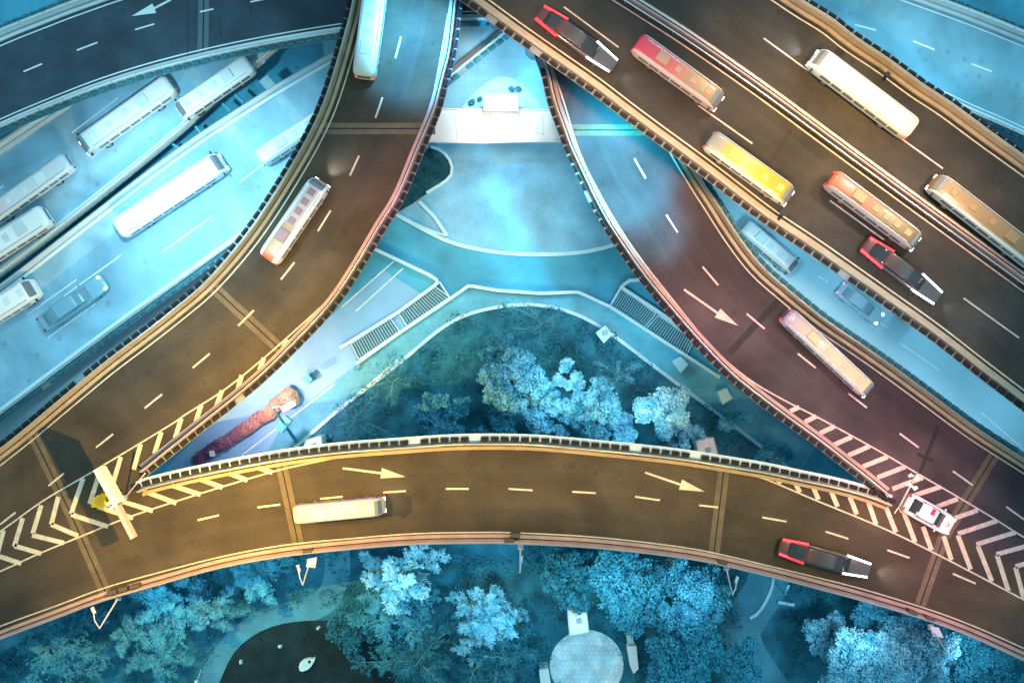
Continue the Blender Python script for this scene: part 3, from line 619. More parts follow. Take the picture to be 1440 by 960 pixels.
def car(rear, front, z, label, paintm, W=None, lamps=(head_dim, tail_dim), cat='car', name='car', group=None, trail_lamps=0, wpx=None, power=0, roofm=None, H=1.45, glassm=None):
    zt = z+.9; a, b = P(*rear, zt), P(*front, zt); c = (a+b)/2; d = b-a; Ln = d.length*(.86 if trail_lamps else 1); glass = glassm or glass0; W = W or wpx*TH*(HC-zt)/720
    t = thing(name, label, cat, (c.x, c.y, z+.012), math.atan2(d.y, d.x), group); t['_l'] = 1
    f = Ln/4.8; w = W/2/.93
    S = lambda L_: [(x*f, hw*w, z0, z1) for x, hw, z0, z1 in L_]
    mb = MB(); mb.loft(S([(-2.4,.62,.38,.72),(-2.36,.74,.32,.84),(-2.2,.85,.26,.93),(-1.7,.91,.22,.99),(-.8,.93,.2,.97),(.6,.93,.2,.95),(1.2,.92,.2,.94),(1.8,.88,.22,.86),(2.15,.81,.24,.78),(2.34,.69,.3,.68),(2.4,.55,.36,.6)]), 24, 4.5)
    obj('body', mb, paintm, t, world=False, smooth=True)
    mb = MB(); mb.loft(S([(-1.95,.60,.9,.95),(-1.3,.70,.9,H-.07),(-.9,.71,.9,H-.01),(.1,.71,.9,H-.01),(.45,.69,.9,H-.08),(1.25,.66,.88,.93)]), 24, 5)
    gh = obj('glasshouse', mb, glass, t, world=False, smooth=True)
    mb = MB(); mb.loft(S([(-1.22,.56,H-.1,H-.06),(-.95,.64,H-.06,H+.015),(.1,.64,H-.06,H+.015),(.4,.58,H-.12,H-.04)]), 20, 5)
    obj('roof', mb, roofm or paintm, t, world=False, smooth=True)
    for s in (-1, 1):
        for x0, z0, x1, z1 in ((1.22,.93,.42,H-.04),(-1.9,.95,-1.2,H-.06)):
            mb = MB(); mb.tube((x0*f, s*.64*w, z0+.02), (x1*f, s*.62*w, z1+.01), .045, n=6); obj('pillar', mb, paintm, t, world=False)
    for s in (-1, 1):
        ll = trail_lamps
        if ll:  # glowing tubes drawn out along the flanks, imitating exposure light trails
            mb = MB(); mb.tube((2.3*f, s*.62*w, .74), ((2.3*f-ll), s*.84*w, .95), .085, .085, n=8); obj('headlight', mb, lamps[0], t, world=False)
            mb = MB(); mb.tube((-2.33*f, s*.66*w, .86), ((-2.33*f+ll), s*.86*w, 1.02), .14, .14, n=8); obj('tail_light', mb, lamps[1], t, world=False)
        else:
            mb = MB(); mb.box((2.2*f, s*.62*w, .72), (.3, .26, .12), s*-.35); obj('headlight', mb, lamps[0], t, world=False)
            mb = MB(); mb.box((-2.32*f, s*.62*w, .84), (.16, .3, .13), s*.25); obj('tail_light', mb, lamps[1], t, world=False)
        mb = MB(); mb.box((.95*f, s*.99*w, .98), (.14, .2, .13)); obj('mirror', mb, paintm, t, world=False)
    wheels(t, (-1.45*f, 1.42*f), .9*w)
    if power: beam(t, 2.5*f, .7, power)
    return t
W_ = (0.93,0.96,0.96)
lit = (head_m, tail_m)
v_white = livery('paint_white_long', [(0,(.80,.90,.93)),(.5,W_),(1,W_)]); v_cream = livery('paint_cream', [(0,(.80,.66,.46)),(.45,(.9,.82,.68)),(.8,W_)])
hw_ = mat('hatch_white', (0.72,0.86,0.9), .4)
car((749,10),(874,100), ZF, 'black car with red tail lights, upper of the two dark cars on the flyover', livery('paint_black', [(0,(.10,.03,.03)),(.45,(.05,.035,.03)),(1,(.075,.08,.09))]), wpx=30, lamps=lit, trail_lamps=2.3, power=500)
car((1207,335),(1331,427), ZF, 'black car with red tail lights, lower of the two dark cars on the flyover', livery('paint_black_b', [(0,(.10,.03,.03)),(.45,(.05,.035,.03)),(1,(.075,.08,.09))]), wpx=30, lamps=lit, trail_lamps=2.3, power=500)
streak_vehicle((897,56),(1016,142), 31, ZF, 'long vehicle with pink-red rear half and beige front near the top of the flyover', livery('paint_red_beige', [(0,(.72,.05,.10)),(.30,(.72,.08,.10)),(.5,(.6,.18,.14)),(.62,(.38,.24,.13)),(1,(.30,.22,.10))], (.8,.55,.42), .78), lamps=lit, hatch_m=mat('hatch_red', (0.6,0.3,0.2), .5))
streak_vehicle((999,193),(1116,277), 31, ZF, 'bright yellow long vehicle in the lower left lane of the flyover', livery('paint_yellow', [(0,(.20,.21,.21)),(.12,(.3,.28,.22)),(.22,(.62,.40,.06)),(.42,(.62,.48,.22)),(.6,(.70,.42,.03)),(1,(.66,.30,.02))], (.9,.82,.62), .84), lamps=lit, hatch_m=mat('hatch_yellow', (0.85,0.6,0.12), .5))
streak_vehicle((1171,248),(1297,342), 29, ZF, 'long vehicle with coral red rear and brown front beside the flyover median', livery('paint_coral', [(0,(.62,.13,.09)),(.4,(.50,.16,.10)),(.55,(.28,.20,.11)),(1,(.2,.13,.07))], (.8,.55,.5), .80), lamps=lit, hatch_m=mat('hatch_coral', (0.4,0.32,0.16), .5), n_hatch=4)
streak_vehicle((1288,181),(1148,75), 34, ZF, 'glowing white long vehicle heading up-left on the far side of the flyover', v_cream, lamps=lit, hatch_m=mat('hatch_cream', (0.9,0.85,0.72), .4), power=1800)
streak_vehicle((1468,368),(1318,252), 31, ZF, 'brown-roofed long vehicle with white edges at the right border of the flyover', livery('paint_brown', [(0,(.22,.14,.06)),(1,(.27,.18,.08))], (.9,.84,.74), .80), lamps=lit, hatch_m=mat('hatch_brown', (0.3,0.2,0.1), .5))
streak_vehicle((510,106),(527,-22), 33, ZD, 'white long vehicle with cream tail at the top of the curved left ramp', livery('paint_cream_tail', [(0,(.72,.55,.32)),(.12,(.75,.6,.48)),(.3,(.85,.75,.74)),(.5,W_),(1,W_)]), hatch_m=hw_, lamps=lit)
streak_vehicle((374,364),(450,252), 31, ZD, 'vehicle with white front half and red and beige tail on the curved left ramp', livery('paint_red_white', [(0,(.75,.12,.08)),(.1,(.45,.28,.12)),(.42,(.55,.33,.2)),(.46,(.6,.45,.45)),(1,(.62,.56,.58))], (.95,.95,.95), .60), lamps=lit, H=2.3, hatch_m=mat('hatch_mauve', (0.4,0.22,0.24), .5), n_hatch=4, power=1500)
streak_vehicle((1108,441),(1229,553), 25, ZD, 'narrow cream long vehicle going down the mauve right ramp', livery('paint_cream_lilac', [(0,(.35,.25,.38)),(.15,(.55,.36,.3)),(.5,(.68,.48,.32)),(1,(.75,.58,.32))], (.8,.74,.8), .84), lamps=lit, H=2.3, hatch_m=mat('hatch_tan', (0.65,0.48,0.3), .5))
streak_vehicle((411,725),(539,713), 27, ZD, 'cream long vehicle with lilac left edge on the lower arching ramp', livery('paint_cream_b', [(0,(.8,.62,.36)),(.4,(.82,.7,.55)),(1,(.66,.56,.42))], (.62,.42,.6), .86), lamps=lit, H=2.4, hatch_m=mat('hatch_creamb', (0.82,0.72,0.6), .5))
car((1086,765),(1236,806), ZD, 'black car with red tail lights and white headlights on the lower ramp', livery('paint_black_c', [(0,(.10,.03,.03)),(.45,(.05,.035,.03)),(1,(.075,.08,.09))]), wpx=29, lamps=lit, trail_lamps=2.3, power=900, H=1.7)
streak_vehicle((162,322),(310,224), 33, ZL, 'white long vehicle in the middle of the left carriageway pair, running up-right', v_white, hatch_m=hw_, lamps=(head_m, tail_dim), n_hatch=4)
streak_vehicle((-60,467),(45,402), 33, ZL, 'white vehicle cut by the left picture border, beside the thin white painted light trails', v_white, hatch_m=hw_)
streak_vehicle((362,222),(470,150), 26, ZL, 'white vehicle half hidden beneath the curved ramp near the expansion joint', v_white, hatch_m=hw_)
streak_vehicle((238,115),(110,206), 31, ZL, 'white long vehicle just below the dark blue ramp, between two thin white lines', livery('paint_white_grey', [(0,W_),(.7,W_),(1,(.5,.66,.72))]), hatch_m=hw_, lamps=(head_m, tail_dim))
streak_vehicle((350,86),(247,157), 29, ZL, 'white vehicle with its tail hidden beneath the dark blue ramp', v_white, hatch_m=hw_)
streak_vehicle((93,224),(-30,312), 27, ZL, 'pinkish white vehicle at the left border, above the other leftmost vehicle', livery('paint_pinkish', [(0,(.6,.66,.72)),(.6,(.75,.78,.82)),(.85,(.85,.55,.6))], (.85,.92,.95), .8), hatch_m=hw_)
streak_vehicle((62,300),(-50,372), 34, ZL, 'boxy white vehicle at the left border beside the carriageway gap', v_white, hatch_m=mat('hatch_grey', (0.62,0.74,0.8), .4))
car((56,458),(146,395), ZL, 'pale blue car almost the colour of the road at the left', livery('paint_blue_grey', [(0,(.25,.48,.58)),(1,(.25,.48,.58))]), wpx=28, lamps=(head_m, tail_dim), glassm=mat('pale_glass', (.22,.36,.42), .15))
streak_vehicle((1048,316),(1122,378), 24, 0, 'white vehicle on the side road half hidden beneath the right ramp', v_white, hatch_m=hw_, H=2.4)
car((1181,404),(1240,450), 0, 'small pale blue car with pink tail lights on the narrow side road', livery('paint_sky', [(0,(.52,.62,.78)),(1,(.45,.72,.85))]), W=1.7, glassm=mat('sky_glass', (.3,.45,.55), .15), lamps=(head_m, mat('pink_lamp', (1.0,0.25,0.5), .3, emit=1.0)))
# police patrol car parked on the right gore
pc = car((1275,705),(1341,742), ZD, 'white patrol car with red light bar parked on the right hatched gore', livery('paint_patrol', [(0,(.85,.78,.72)),(1,(.85,.78,.74))]), W=2.0, cat='police car', name='patrol_car', lamps=(head_dim, tail_dim), roofm=mat('roof_white', (.8,.82,.86), .4))
mb = MB(); mb.box((-.15, .32, 1.53), (.34, .6, .12)); lb = obj('light_bar', mb, mat('light_bar_red', (0.8,0.03,0.05), .3, emit=.5), pc, world=False)
mb = MB(); mb.box((-.15, -.32, 1.53), (.34, .6, .12)); obj('light_bar', mb, mat('light_bar_pale', (0.7,0.8,0.95), .3, emit=.25), pc, world=False)
mb = MB(); 
for s in (-1, 1): mb.box((-.1, s*.985*1.0, .72), (3.3, .03, .2))
obj('side_stripe', mb, mat('stripe_navy', (0.04,0.07,0.3), .4), pc, world=False)
mb = MB(); mb.box((1.75,.22,.905), (.08,.16,.012), .2); mb.box((1.75,-.22,.905), (.08,.16,.012), -.2); mb.box((1.9,0,.88), (.2,.3,.01)); obj('bonnet_emblem', mb, mat('emblem_gold', (0.55,0.4,0.15), .4), pc, world=False)

# ------------------------------------------------------------------ street lamps on the outer parapets
lamp_m = mat('lamp_post_paint', (0.78,0.70,0.72), .4); lum_m = mat('luminaire_lit', (1.0,0.9,0.8), .3, emit=1.5)
def post(base, top, arm, z, label, h=8.0, r=.09, sign=None, grp='street lamps outside the lower ramp'):
    b = P(*base, z); tz = z+h; tp = P(*top, tz); ar = P(*arm, tz-.2)
    t = thing('street_lamp', label, 'street lamp', tuple(b), group=grp)
    mb = MB(); mb.box((b.x,b.y,z+.1), (.5,.5,.3)); obj('base', mb, steel, t)
    mb = MB(); mb.tube((b.x,b.y,z), tp, r, r*.55, n=8); obj('pole', mb, lamp_m, t)
    mb = MB(); mid = (tp+ar)/2+Vector((0,0,.35)); mb.tube(tp, mid, .06, n=6); mb.tube(mid, ar, .05, n=6); am = obj('arm', mb, lamp_m, t)
    mb = MB(); d = (ar-tp).normalized(); mb.box(tuple(ar), (.6,.26,.14), math.atan2(d.y,d.x), taper=.8); obj('luminaire', mb, lamp_m, am)
    mb = MB(); mb.box((ar.x,ar.y,ar.z-.09), (.45,.2,.03), math.atan2(d.y,d.x)); obj('lamp_glass', mb, lum_m, am)
    return t
post((167,839),(140,883),(131,858), ZD, 'slender street lamp outside the lower ramp, the one furthest left', 8)
l2_ = post((436,789),(426,822),(420,799), ZD, 'street lamp with a small sign panel at its foot, below the cream vehicle', 7)
post((732,768),(731,805),(733,786), ZD, 'short straight street lamp at the crown of the lower ramp', 6)
post((1021,797),(1030,836),(1036,815), ZD, 'street lamp outside the lower ramp just left of the garden path', 7)
l5_ = post((1308,880),(1334,921),(1342,901), ZD, 'street lamp with a pale square sign panel, furthest right on the lower ramp', 8)
def panel(px, z, w_, h_, rz, m, t, th=.12, tilt=0):
    mb = MB(); c = P(*px, z); mb.box(tuple(c), (w_, th, h_), rz); return obj('sign_panel', mb, m, t)
sg = mat('sign_back', (0.62,0.6,0.66), .5)
c = P(437,792, ZD+2); mb = MB(); mb.prism([(c.x-.5,c.y-.35),(c.x+.35,c.y-.45),(c.x+.5,c.y+.5),(c.x-.3,c.y+.35)], ZD+1.6, ZD+1.75); obj('sign_panel', mb, sg, l2_)
mb = MB(); mb.prism([P(x,y,ZD+2)[:2] for x,y in ((1308,880),(1320,882),(1327,896),(1312,894))], ZD+1.9, ZD+2.05); obj('sign_panel', mb, sg, l5_)
# crowd of street things in the lower left street
t = thing('street_lamp', 'teal street lamp standing in the pinkish street between the two ramps, lit', 'street lamp', tuple(P(417,622,0)))
teal_m = mat('teal_paint', (0.05,0.36,0.50), .5)
b0 = P(418,622,0); tp = P(384,573,8.5); mb = MB(); mb.tube(b0, tp, .2, .09, n=8); obj('pole', mb, teal_m, t)
q = b0.lerp(tp, .55); mb = MB(); mb.box((q.x,q.y,q.z), (1.5,.8,.9), .9); obj('cabinet', mb, teal_m, t)
mb = MB(); c = P(401,571,8.3); mb.tube(tp, c, .07, n=6); am = obj('arm', mb, teal_m, t)
mb = MB(); mb.box(tuple(P(405,571,8.3)), (1.3,.5,.18), .5); obj('luminaire', mb, mat('street_luminaire', (1.0,0.93,0.95), .3, emit=6.0), am)
# hedge clumps in that street, its orange to purple glow put into leaf colours
def leaf_cloud(centres, n, size, up=.3, seed=0, flat=1.0):
    """leaf-sized quads spread over the skin and the volume of a set of lobes (x,y,z,r)"""
    g = np.random.default_rng(seed); C = np.array(centres, float); wt = C[:,3]**2; wt /= wt.sum()
    idx = g.choice(len(C), n, p=wt); d = g.normal(size=(n,3)); d /= np.linalg.norm(d, axis=1)[:,None]
    d[:,2] = np.where((d[:,2] < -.1) & (g.random(n) < .75), -d[:,2], d[:,2])
    rad = C[idx,3]*(1-0.55*g.random(n)**2.2)*(1+.10*g.normal(size=n)); d2 = d.copy(); d2[:,2] *= flat
    p = C[idx,:3]+d2*rad[:,None]
    nrm = d+g.normal(size=(n,3))*.75; nrm[:,2] += up; nrm /= np.linalg.norm(nrm, axis=1)[:,None]
    u = np.cross(nrm, g.normal(size=(n,3))); u /= np.linalg.norm(u, axis=1)[:,None]; v = np.cross(nrm, u)
    s = size*(.6+.8*g.random(n))[:,None]
    V = np.empty((n,4,3)); V[:,0] = p-u*s; V[:,1] = p-v*s*.6; V[:,2] = p+u*s; V[:,3] = p+v*s*.6
    V[:,2] += nrm*s*.15; 
    return V.reshape(-1,3)
def quad_mesh(name, V):
    me = bpy.data.meshes.new(name); n = len(V)//4; me.vertices.add(len(V)); me.vertices.foreach_set('co', V.astype(np.float32).ravel())
    me.loops.add(4*n); me.loops.foreach_set('vertex_index', np.arange(4*n, dtype=np.int32)); me.polygons.add(n)
    me.polygons.foreach_set('loop_start', np.arange(0, 4*n, 4, dtype=np.int32)); me.update(calc_edges=True); return me
def foliage(name, V, m, parent=None):
    me = quad_mesh(name, V); me.materials.append(m); return link(name, me, parent)
def hedge(px, rpx, cols, label, z=0, name='hedge', seed=0, hh=1.6):
    lobes = []
    for x, y in px: c = P(x, y, hh); lobes.append((c.x, c.y, hh*.55, rpx*.074))
    o = foliage(name, leaf_cloud(lobes, 2600, .11, seed=seed, flat=.7), leafmat('leaf_'+label[:14], *cols)); return tag(o, label, 'hedge', 'hedge clumps along the pink street')
hedge([(403,556),(406,562),(400,562)], 11, ((.30,.24,.16),(.62,.52,.38)), 'round beige bush at the top of the street hedge', name='round_bush', seed=1, hh=2.2)
hedge([(388,568),(382,574),(376,582)], 9, ((.50,.27,.17),(.72,.44,.30)), 'orange hedge clump just below the round beige bush', seed=2)
hedge([(364,588),(356,594),(348,600),(340,604)], 9, ((.44,.22,.18),(.64,.38,.30)), 'longer orange hedge clump, second below the round bush', seed=3)
hedge([(333,609),(326,614),(318,620),(310,624)], 9, ((.30,.13,.20),(.50,.28,.38)), 'dull pink-purple hedge clump in the middle of the row', seed=4)
hedge([(303,628),(296,633),(288,639),(281,644),(275,649)], 9, ((.14,.06,.16),(.30,.16,.30)), 'dark purple hedge clump at the bottom of the row', seed=5)
white_box = mat('kiosk_white', (0.88,0.96,0.97), .5, noise=.08, scale=10)
def kiosk(px, h, label, name='kiosk', cat='kiosk', m=white_box, extra=True, z=0):
    pts = [P(x, y, h) for x, y in px]; c = sum(pts, Vector())/len(pts); t = thing(name, label, cat, (c.x, c.y, z))
    mb = MB(); mb.prism([(c.x+(p.x-c.x)*.9, c.y+(p.y-c.y)*.9) for p in pts], z, h-.15); obj('wall', mb, m, t)
    mb = MB(); mb.prism([p[:2] for p in pts], h-.148, h); rf = obj('roof', mb, m, t)
    if extra:
        mb = MB(); mb.box((c.x+.1,c.y+.1,h+.12), (.5,.45,.24), .3); obj('roof_vent', mb, mat('vent_grey', (0.25,0.5,0.58), .6), rf)
        mb = MB()
        for i in range(len(pts)): mb.tube(pts[i]+Vector((0,0,.04)), pts[(i+1)%len(pts)]+Vector((0,0,.04)), .05, n=5)
        obj('roof_edge', mb, kerb_mat, rf)
    return t
kiosk([(294,634),(301,633),(302,641),(295,642)], 1.4, 'tiny white cabinet beside the purple hedge clump', 'utility_cabinet', 'cabinet', extra=False)
kiosk([(424,531),(433,526),(440,534),(431,540)], 1.8, 'small teal cabinet above the round beige bush', 'utility_cabinet', 'cabinet', mat('cabinet_teal', (0.06,0.38,0.46), .6), False)
kiosk([(430,618),(452,612),(454,640),(424,640)], 3.0, 'white kiosk half hidden behind the lower ramp, left of the central trees')
kiosk([(978,618),(1003,615),(1012,650),(985,650)], 3.0, 'white kiosk half hidden behind the lower ramp, right of the central trees')
pale_box = mat('pale_blue_concrete', (0.45,0.76,0.85), .6, noise=.12, scale=8)
kiosk([(945,508),(957,501),(968,512),(957,525)], 1.6, 'pale cabinet on the footway nearest the right ramp gratings', 'utility_cabinet', 'cabinet', pale_box, False)
kiosk([(1009,551),(1022,545),(1030,560),(1016,569)], 1.6, 'pale cabinet on the footway below the pale one near the gratings', 'utility_cabinet', 'cabinet', pale_box, False)
kiosk([(838,468),(851,458),(861,470),(849,482)], 1.4, 'square pale chamber on the park kerb below the right wall bend', 'utility_cabinet', 'cabinet', pale_box, True)
# white roofed pavilion on the plaza
pv = thing('pavilion', 'long flat white roofed building on the plaza between the ramps', 'building', tuple(P(697,176,0)))
roof_m = mat('pavilion_roof', (0.97,0.985,0.99), .5, noise=.05, scale=3, scale2=3)
H_ = 3.4
mb = MB(); mb.prism([P(x,y,H_)[:2] for x,y in ((606,153),(786,155),(800,198),(700,200),(682,201),(602,199))], H_-.3, H_); rf = obj('roof', mb, roof_m, pv)
mb = MB(); mb.prism([P(x,y,H_)[:2] for x,y in ((612,158),(780,160),(790,192),(610,193))], 0, H_-.303); obj('wall', mb, pale_box, pv)
mb = MB(); mb.prism([P(x,y,H_+.9)[:2] for x,y in ((681,133),(727,133),(729,156),(680,155))], 0.02, H_+.9); obj('stair_tower', mb, roof_m, pv)
seam_m = mat('roof_seam', (0.55,0.66,0.70), .6)
for p, q in (((671,163),(671,195)),((663,168),(672,168)),((764,158),(764,190)),((752,186),(765,189)),((720,165),(740,160)),((690,158),(690,198)),((735,158),(737,196)),((640,158),(642,197))): mb = MB(); quadline(mb, p, q, .06, H_+.004); fixup(obj('roof_seam', mb, seam_m, rf))
mb = MB()
ps = [P(x,y,H_+.1) for x,y in ((606,153),(786,155),(800,198),(700,200),(682,201),(602,199))]
for i in range(6): mb.tube(ps[i], ps[(i+1)%6], .09, n=6)
obj('roof_edge', mb, roof_m, rf)
arcp = arcpx([(651,152),(664,136),(680,121),(697,112),(711,110),(725,114),(740,125),(752,138),(760,152)], 20)
sheet('pavilion_court', arcp, 0.03, mat('court_paving', (0.52,0.80,0.87), .8, noise=.1, scale=5))
kerb('kerb', arcp, 'thin pale curved kerb round the court above the white pavilion', .18, .15)
leaf_teal = ((.02,.15,.20),(.09,.36,.44))
for i, (x, y, r_, lab) in enumerate([(719,125,3.2,'left one of the two small teal shrubs above the white pavilion'),(728,125,3.2,'right one of the two small teal shrubs above the white pavilion'),(664,143,3.6,'teal shrub at the left end of the pavilion court'),(675,139,2.4,'smaller faint teal shrub right of the left court shrub')]):
    c = P(x, y, .6); o = foliage('shrub', leaf_cloud([(c.x,c.y,.5,r_*.075)], 260, .1, seed=20+i), leafmat('leaf_shrub', *leaf_teal)); tag(o, lab, 'shrub')

# ------------------------------------------------------------------ sign gantry on the left gore, mast on the right gore
gz = ZD
t = thing('sign_gantry', 'tall sign gantry standing on the tip of the left hatched gore', 'road sign', tuple(P(165,712,gz)))
cream = mat('sign_cream', (0.95,0.86,0.66), .4); pinkp = mat('sign_pink', (0.50,0.28,0.32), .5)
b0 = P(170,706,gz); mb = MB(); mb.tube(b0, P(163,711,gz+6.2), .2, .16, n=10); obj('post', mb, steel, t)
def board(p, q, z0, z1, m, nm, w_=.28):
    a, b = P(*p, z1), P(*q, z1); d = (b-a).normalized(); n = Vector((-d.y,d.x,0))*w_/2
    mb = MB(); mb.prism([v[:2] for v in (a-n,b-n,b+n,a+n)], z0, z1); return obj(nm, mb, m, t)
board((134,660),(161,709), gz+4.6, gz+6.4, cream, 'sign_board', .4); board((163,712),(186,757), gz+5.4, gz+6.2, pinkp, 'sign_board', .36)
mb = MB()
for p in ((153,708),(157,714)): c = P(*p, gz+6.2); mb.tube(c, P(164,710,gz+6.2), .05, n=6); mb.box(tuple(c), (.35,.25,.2), .8)
obj('flood_light', mb, cream, t)
o = thing('crash_cushion', 'yellow rounded crash cushion on the left gore beside the sign gantry', 'crash cushion', tuple(P(140,706,gz)))
yel = mat('cushion_yellow', (0.85,0.55,0.02), .5)
mb = MB(); c = P(140,705,gz+1); mb.tube((c.x,c.y,gz+.01),(c.x,c.y,gz+1.0), .66, .6, n=20); obj('drum', mb, yel, o)
mb = MB(); mb.prism([P(x,y,gz+.9)[:2] for x,y in ((128,713),(130,702),(140,697),(149,707),(144,713))], gz+.02, gz+.9); obj('nose_plate', mb, yel, o)
mb = MB(); mb.tube((c.x,c.y,gz+1.0),(c.x,c.y,gz+1.06), .1, n=10); mb.tube((c.x,c.y,gz+1.0),(c.x,c.y,gz+1.03), .42, n=20); obj('cap', mb, mat('cushion_orange', (0.75,0.42,0.02), .5), o)
o = thing('delineator_post', 'thin pinkish leaning post where the left parapets meet', 'post', tuple(P(176,700,gz)))
mb = MB(); mb.tube(P(176,699,gz), P(204,665,gz+4.5), .06, n=6); obj('pole', mb, mat('post_pink', (0.85,0.55,0.6), .5), o)
mb = MB(); c = P(176,699,gz+.15); mb.box(tuple(c), (.4,.4,.3)); obj('base', mb, steel, o)
for i, (x, y) in enumerate([(163,688),(172,690),(168,694)]):
    c = P(x, y, gz); o = obj('bollard', MB().tube((c.x,c.y,gz),(c.x,c.y,gz+.7), .13, .1, n=10).tube((c.x,c.y,gz+.7),(c.x,c.y,gz+.75),.15,.12,n=10), mat('bollard_dark', (0.10,0.07,0.06), .6)); tag(o, 'small dark bollard at the nose of the left parapets', 'bollard', 'bollards at the left gore nose')
t = thing('camera_mast', 'slender cream mast with a crossbar beside the parked patrol car', 'mast', tuple(P(1264,714,gz)))
mb = MB(); b0 = P(1264,713,gz); tp = P(1290,664,gz+7.5); mb.tube(b0, tp, .1, .06, n=8); mb.tube(b0, P(1258,721,gz+.5), .06, n=6); mb.tube(b0, P(1267,720,gz+.5), .06, n=6); obj('pole', mb, cream, t)
for p, q in (((1277,680),(1287,686)),((1280,668),(1289,670))):
    zz = gz+6.0; a, b = P(*p, zz), P(*q, zz); mb = MB(); mb.tube(a, b, .09, n=6); ar = obj('crossbar', mb, cream, t)
    mb = MB()
    for e in (a, b): mb.box(tuple(e), (.34,.24,.2), .6)
    obj('camera', mb, cream, ar)
mb = MB(); mb.box(tuple(P(1288,672,gz+7)), (.5,.35,.3), 1.0); obj('camera', mb, cream, t)
# small dark posts on the flyover
for p, q, lab in (((1094,309),(1101,301),'small black post on the lower left parapet of the flyover'),((1243,112),(1247,105),'small black post on the upper right shoulder of the flyover')):
    a, b = P(*p, ZF+.02), P(*q, ZF+1.6); o = thing('marker_post', lab, 'post', tuple(a)); mb = MB(); mb.tube(a, b, .12, .14, n=8); obj('pole', mb, dark, o); mb = MB(); mb.box(tuple(b), (.42,.34,.3), .7); obj('cap', mb, dark, o)
# pale bush or waste next to the yellow vehicle on the flyover
# ------------------------------------------------------------------ things in the park
kiosk([(798,857),(824,854),(828,888),(801,893)], 3.2, 'square white kiosk on the rim of the round park plaza')
kiosk([(758,941),(771,939),(777,975),(762,978)], 2.6, 'narrow white kiosk left of the round park plaza', extra=False)
tb = thing('monument', 'slim pale slab right of the round park plaza', 'monument', tuple(P(887,915,0)))
mb = MB(); mb.prism([P(x,y,1.5)[:2] for x,y in ((882,909),(895,908),(898,940),(891,947),(887,938))], 0, 1.5); obj('slab', mb, white_box, tb)
mb = MB(); mb.prism([P(x,y,1.2)[:2] for x,y in ((881,892),(889,890),(892,904),(883,906))], 0, 1.2); obj('plinth', mb, pale_box, tb)
bt = thing('garden_sculpture', 'small pale leaf-shaped sculpture lying on the dark round lawn', 'sculpture', tuple(P(431,934,0)))
pts = [(420,937),(422,931),(427,927),(434,925),(439,926),(443,924),(442,929),(438,936),(433,941),(425,944),(421,942)]
mb = MB(); mb.prism([P(x,y,.6)[:2] for x,y in pts], .1, .6); obj('shell', mb, mat('sculpture_pale', (0.55,0.85,0.90), .6, noise=.2, scale=20), bt)
mb = MB(); c = P(435,930,.63); mb.tube((c.x,c.y,.55),(c.x,c.y,.64), .16, n=10); obj('hole', mb, dark, bt)
for i, (x, y) in enumerate([(393,909),(447,883),(338,931)]):
    c = P(x, y, .3); o = obj('garden_stone', MB().box((c.x,c.y,.22), (.45,.3,.32), i*.8, taper=.6), pale_box); tag(o, ['elongated pale stone near the top of the dark round lawn','faint pale stone at the upper right rim of the dark round lawn','small pale stone at the left rim of the dark round lawn'][i], 'stone')
t = thing('garden_lamp', 'small pale garden lamp at the bottom left beside the curved path', 'lamp', tuple(P(283,945,0)))
mb = MB(); mb.tube(P(283,941,0), P(277,957,3), .07, n=6); obj('pole', mb, pale_box, t); mb = MB(); mb.box(tuple(P(276,958,3.1)), (.3,.3,.25)); obj('lantern', mb, pale_box, t)
t = thing('garden_lamp', 'pale garden post right of the curved path under the lower ramp', 'lamp', tuple(P(1104,832,0)))
mb = MB(); mb.tube(P(1104,836,0), P(1108,826,3), .06, n=6); obj('pole', mb, pale_box, t); mb = MB(); mb.box(tuple(P(1108,825,3.1)), (.5,.2,.2), 1.2); obj('lantern', mb, pale_box, t)
for i, (x, y) in enumerate([(1100,847),(1111,849)]):
    c = P(x, y, .3); tag(obj('garden_bench', MB().box((c.x,c.y,.4), (.9,.3,.08), -.2).box((c.x-.3,c.y,.2), (.08,.28,.36), -.2).box((c.x+.3,c.y,.2), (.08,.28,.36), -.2), pale_box), ['small pale bench right of the curved path, the left one','small pale bench right of the curved path, the right one'][i], 'bench')

# ------------------------------------------------------------------ trees
bark = mat('bark', (0.05,0.14,0.17), .9, noise=.3, scale=10); bark_pale = mat('bark_pale', (0.16,0.42,0.50), .8)
def bushy_tree(x, y, rpx, h, label, cols, n=5000, seed=0, lobes=9, size=.17, grp=None, name='leafy_tree'):
    g = np.random.default_rng(seed); zc = h*.72; c = P(x, y, zc); R = rpx*TH*(HC-zc)/720
    t = thing(name, label, 'tree', (c.x, c.y, 0), group=grp); C = []
    for i in range(lobes):
        a = 2*math.pi*(i*.618+g.random()*.2); rr_ = R*(.15+.62*math.sqrt((i+.5)/lobes)); lr = R*(.26+.20*g.random())
        C.append((c.x+rr_*math.cos(a), c.y+rr_*math.sin(a), zc+(h*.26)*(1-(rr_/R)**2)+g.normal()*.3, lr))
    sub = []
    for (a, b, z_, lr) in C:
        sub.append((a, b, z_, lr*.85))
        for k in range(9):
            d = g.normal(size=3); d[2] = abs(d[2])*.7; d /= np.linalg.norm(d); s = lr*(.22+.2*g.random())
            sub.append((a+d[0]*lr*.9, b+d[1]*lr*.9, z_+d[2]*lr*.8, s))
    foliage('crown', leaf_cloud(sub, int(n*1.7), size*.76, up=.6, seed=seed), leafmat('leaf_%s' % str(cols), *cols), t)
    mb = MB(); mb.tube((c.x,c.y,0),(c.x+.1,c.y,zc*.6), .04*R+.15, .12, n=10)
    for (a, b, z_, lr) in C: mb.tube((c.x+.1,c.y,zc*.55), (a, b, z_), .09, .03, n=6)
    obj('trunk', mb, bark, t); return t
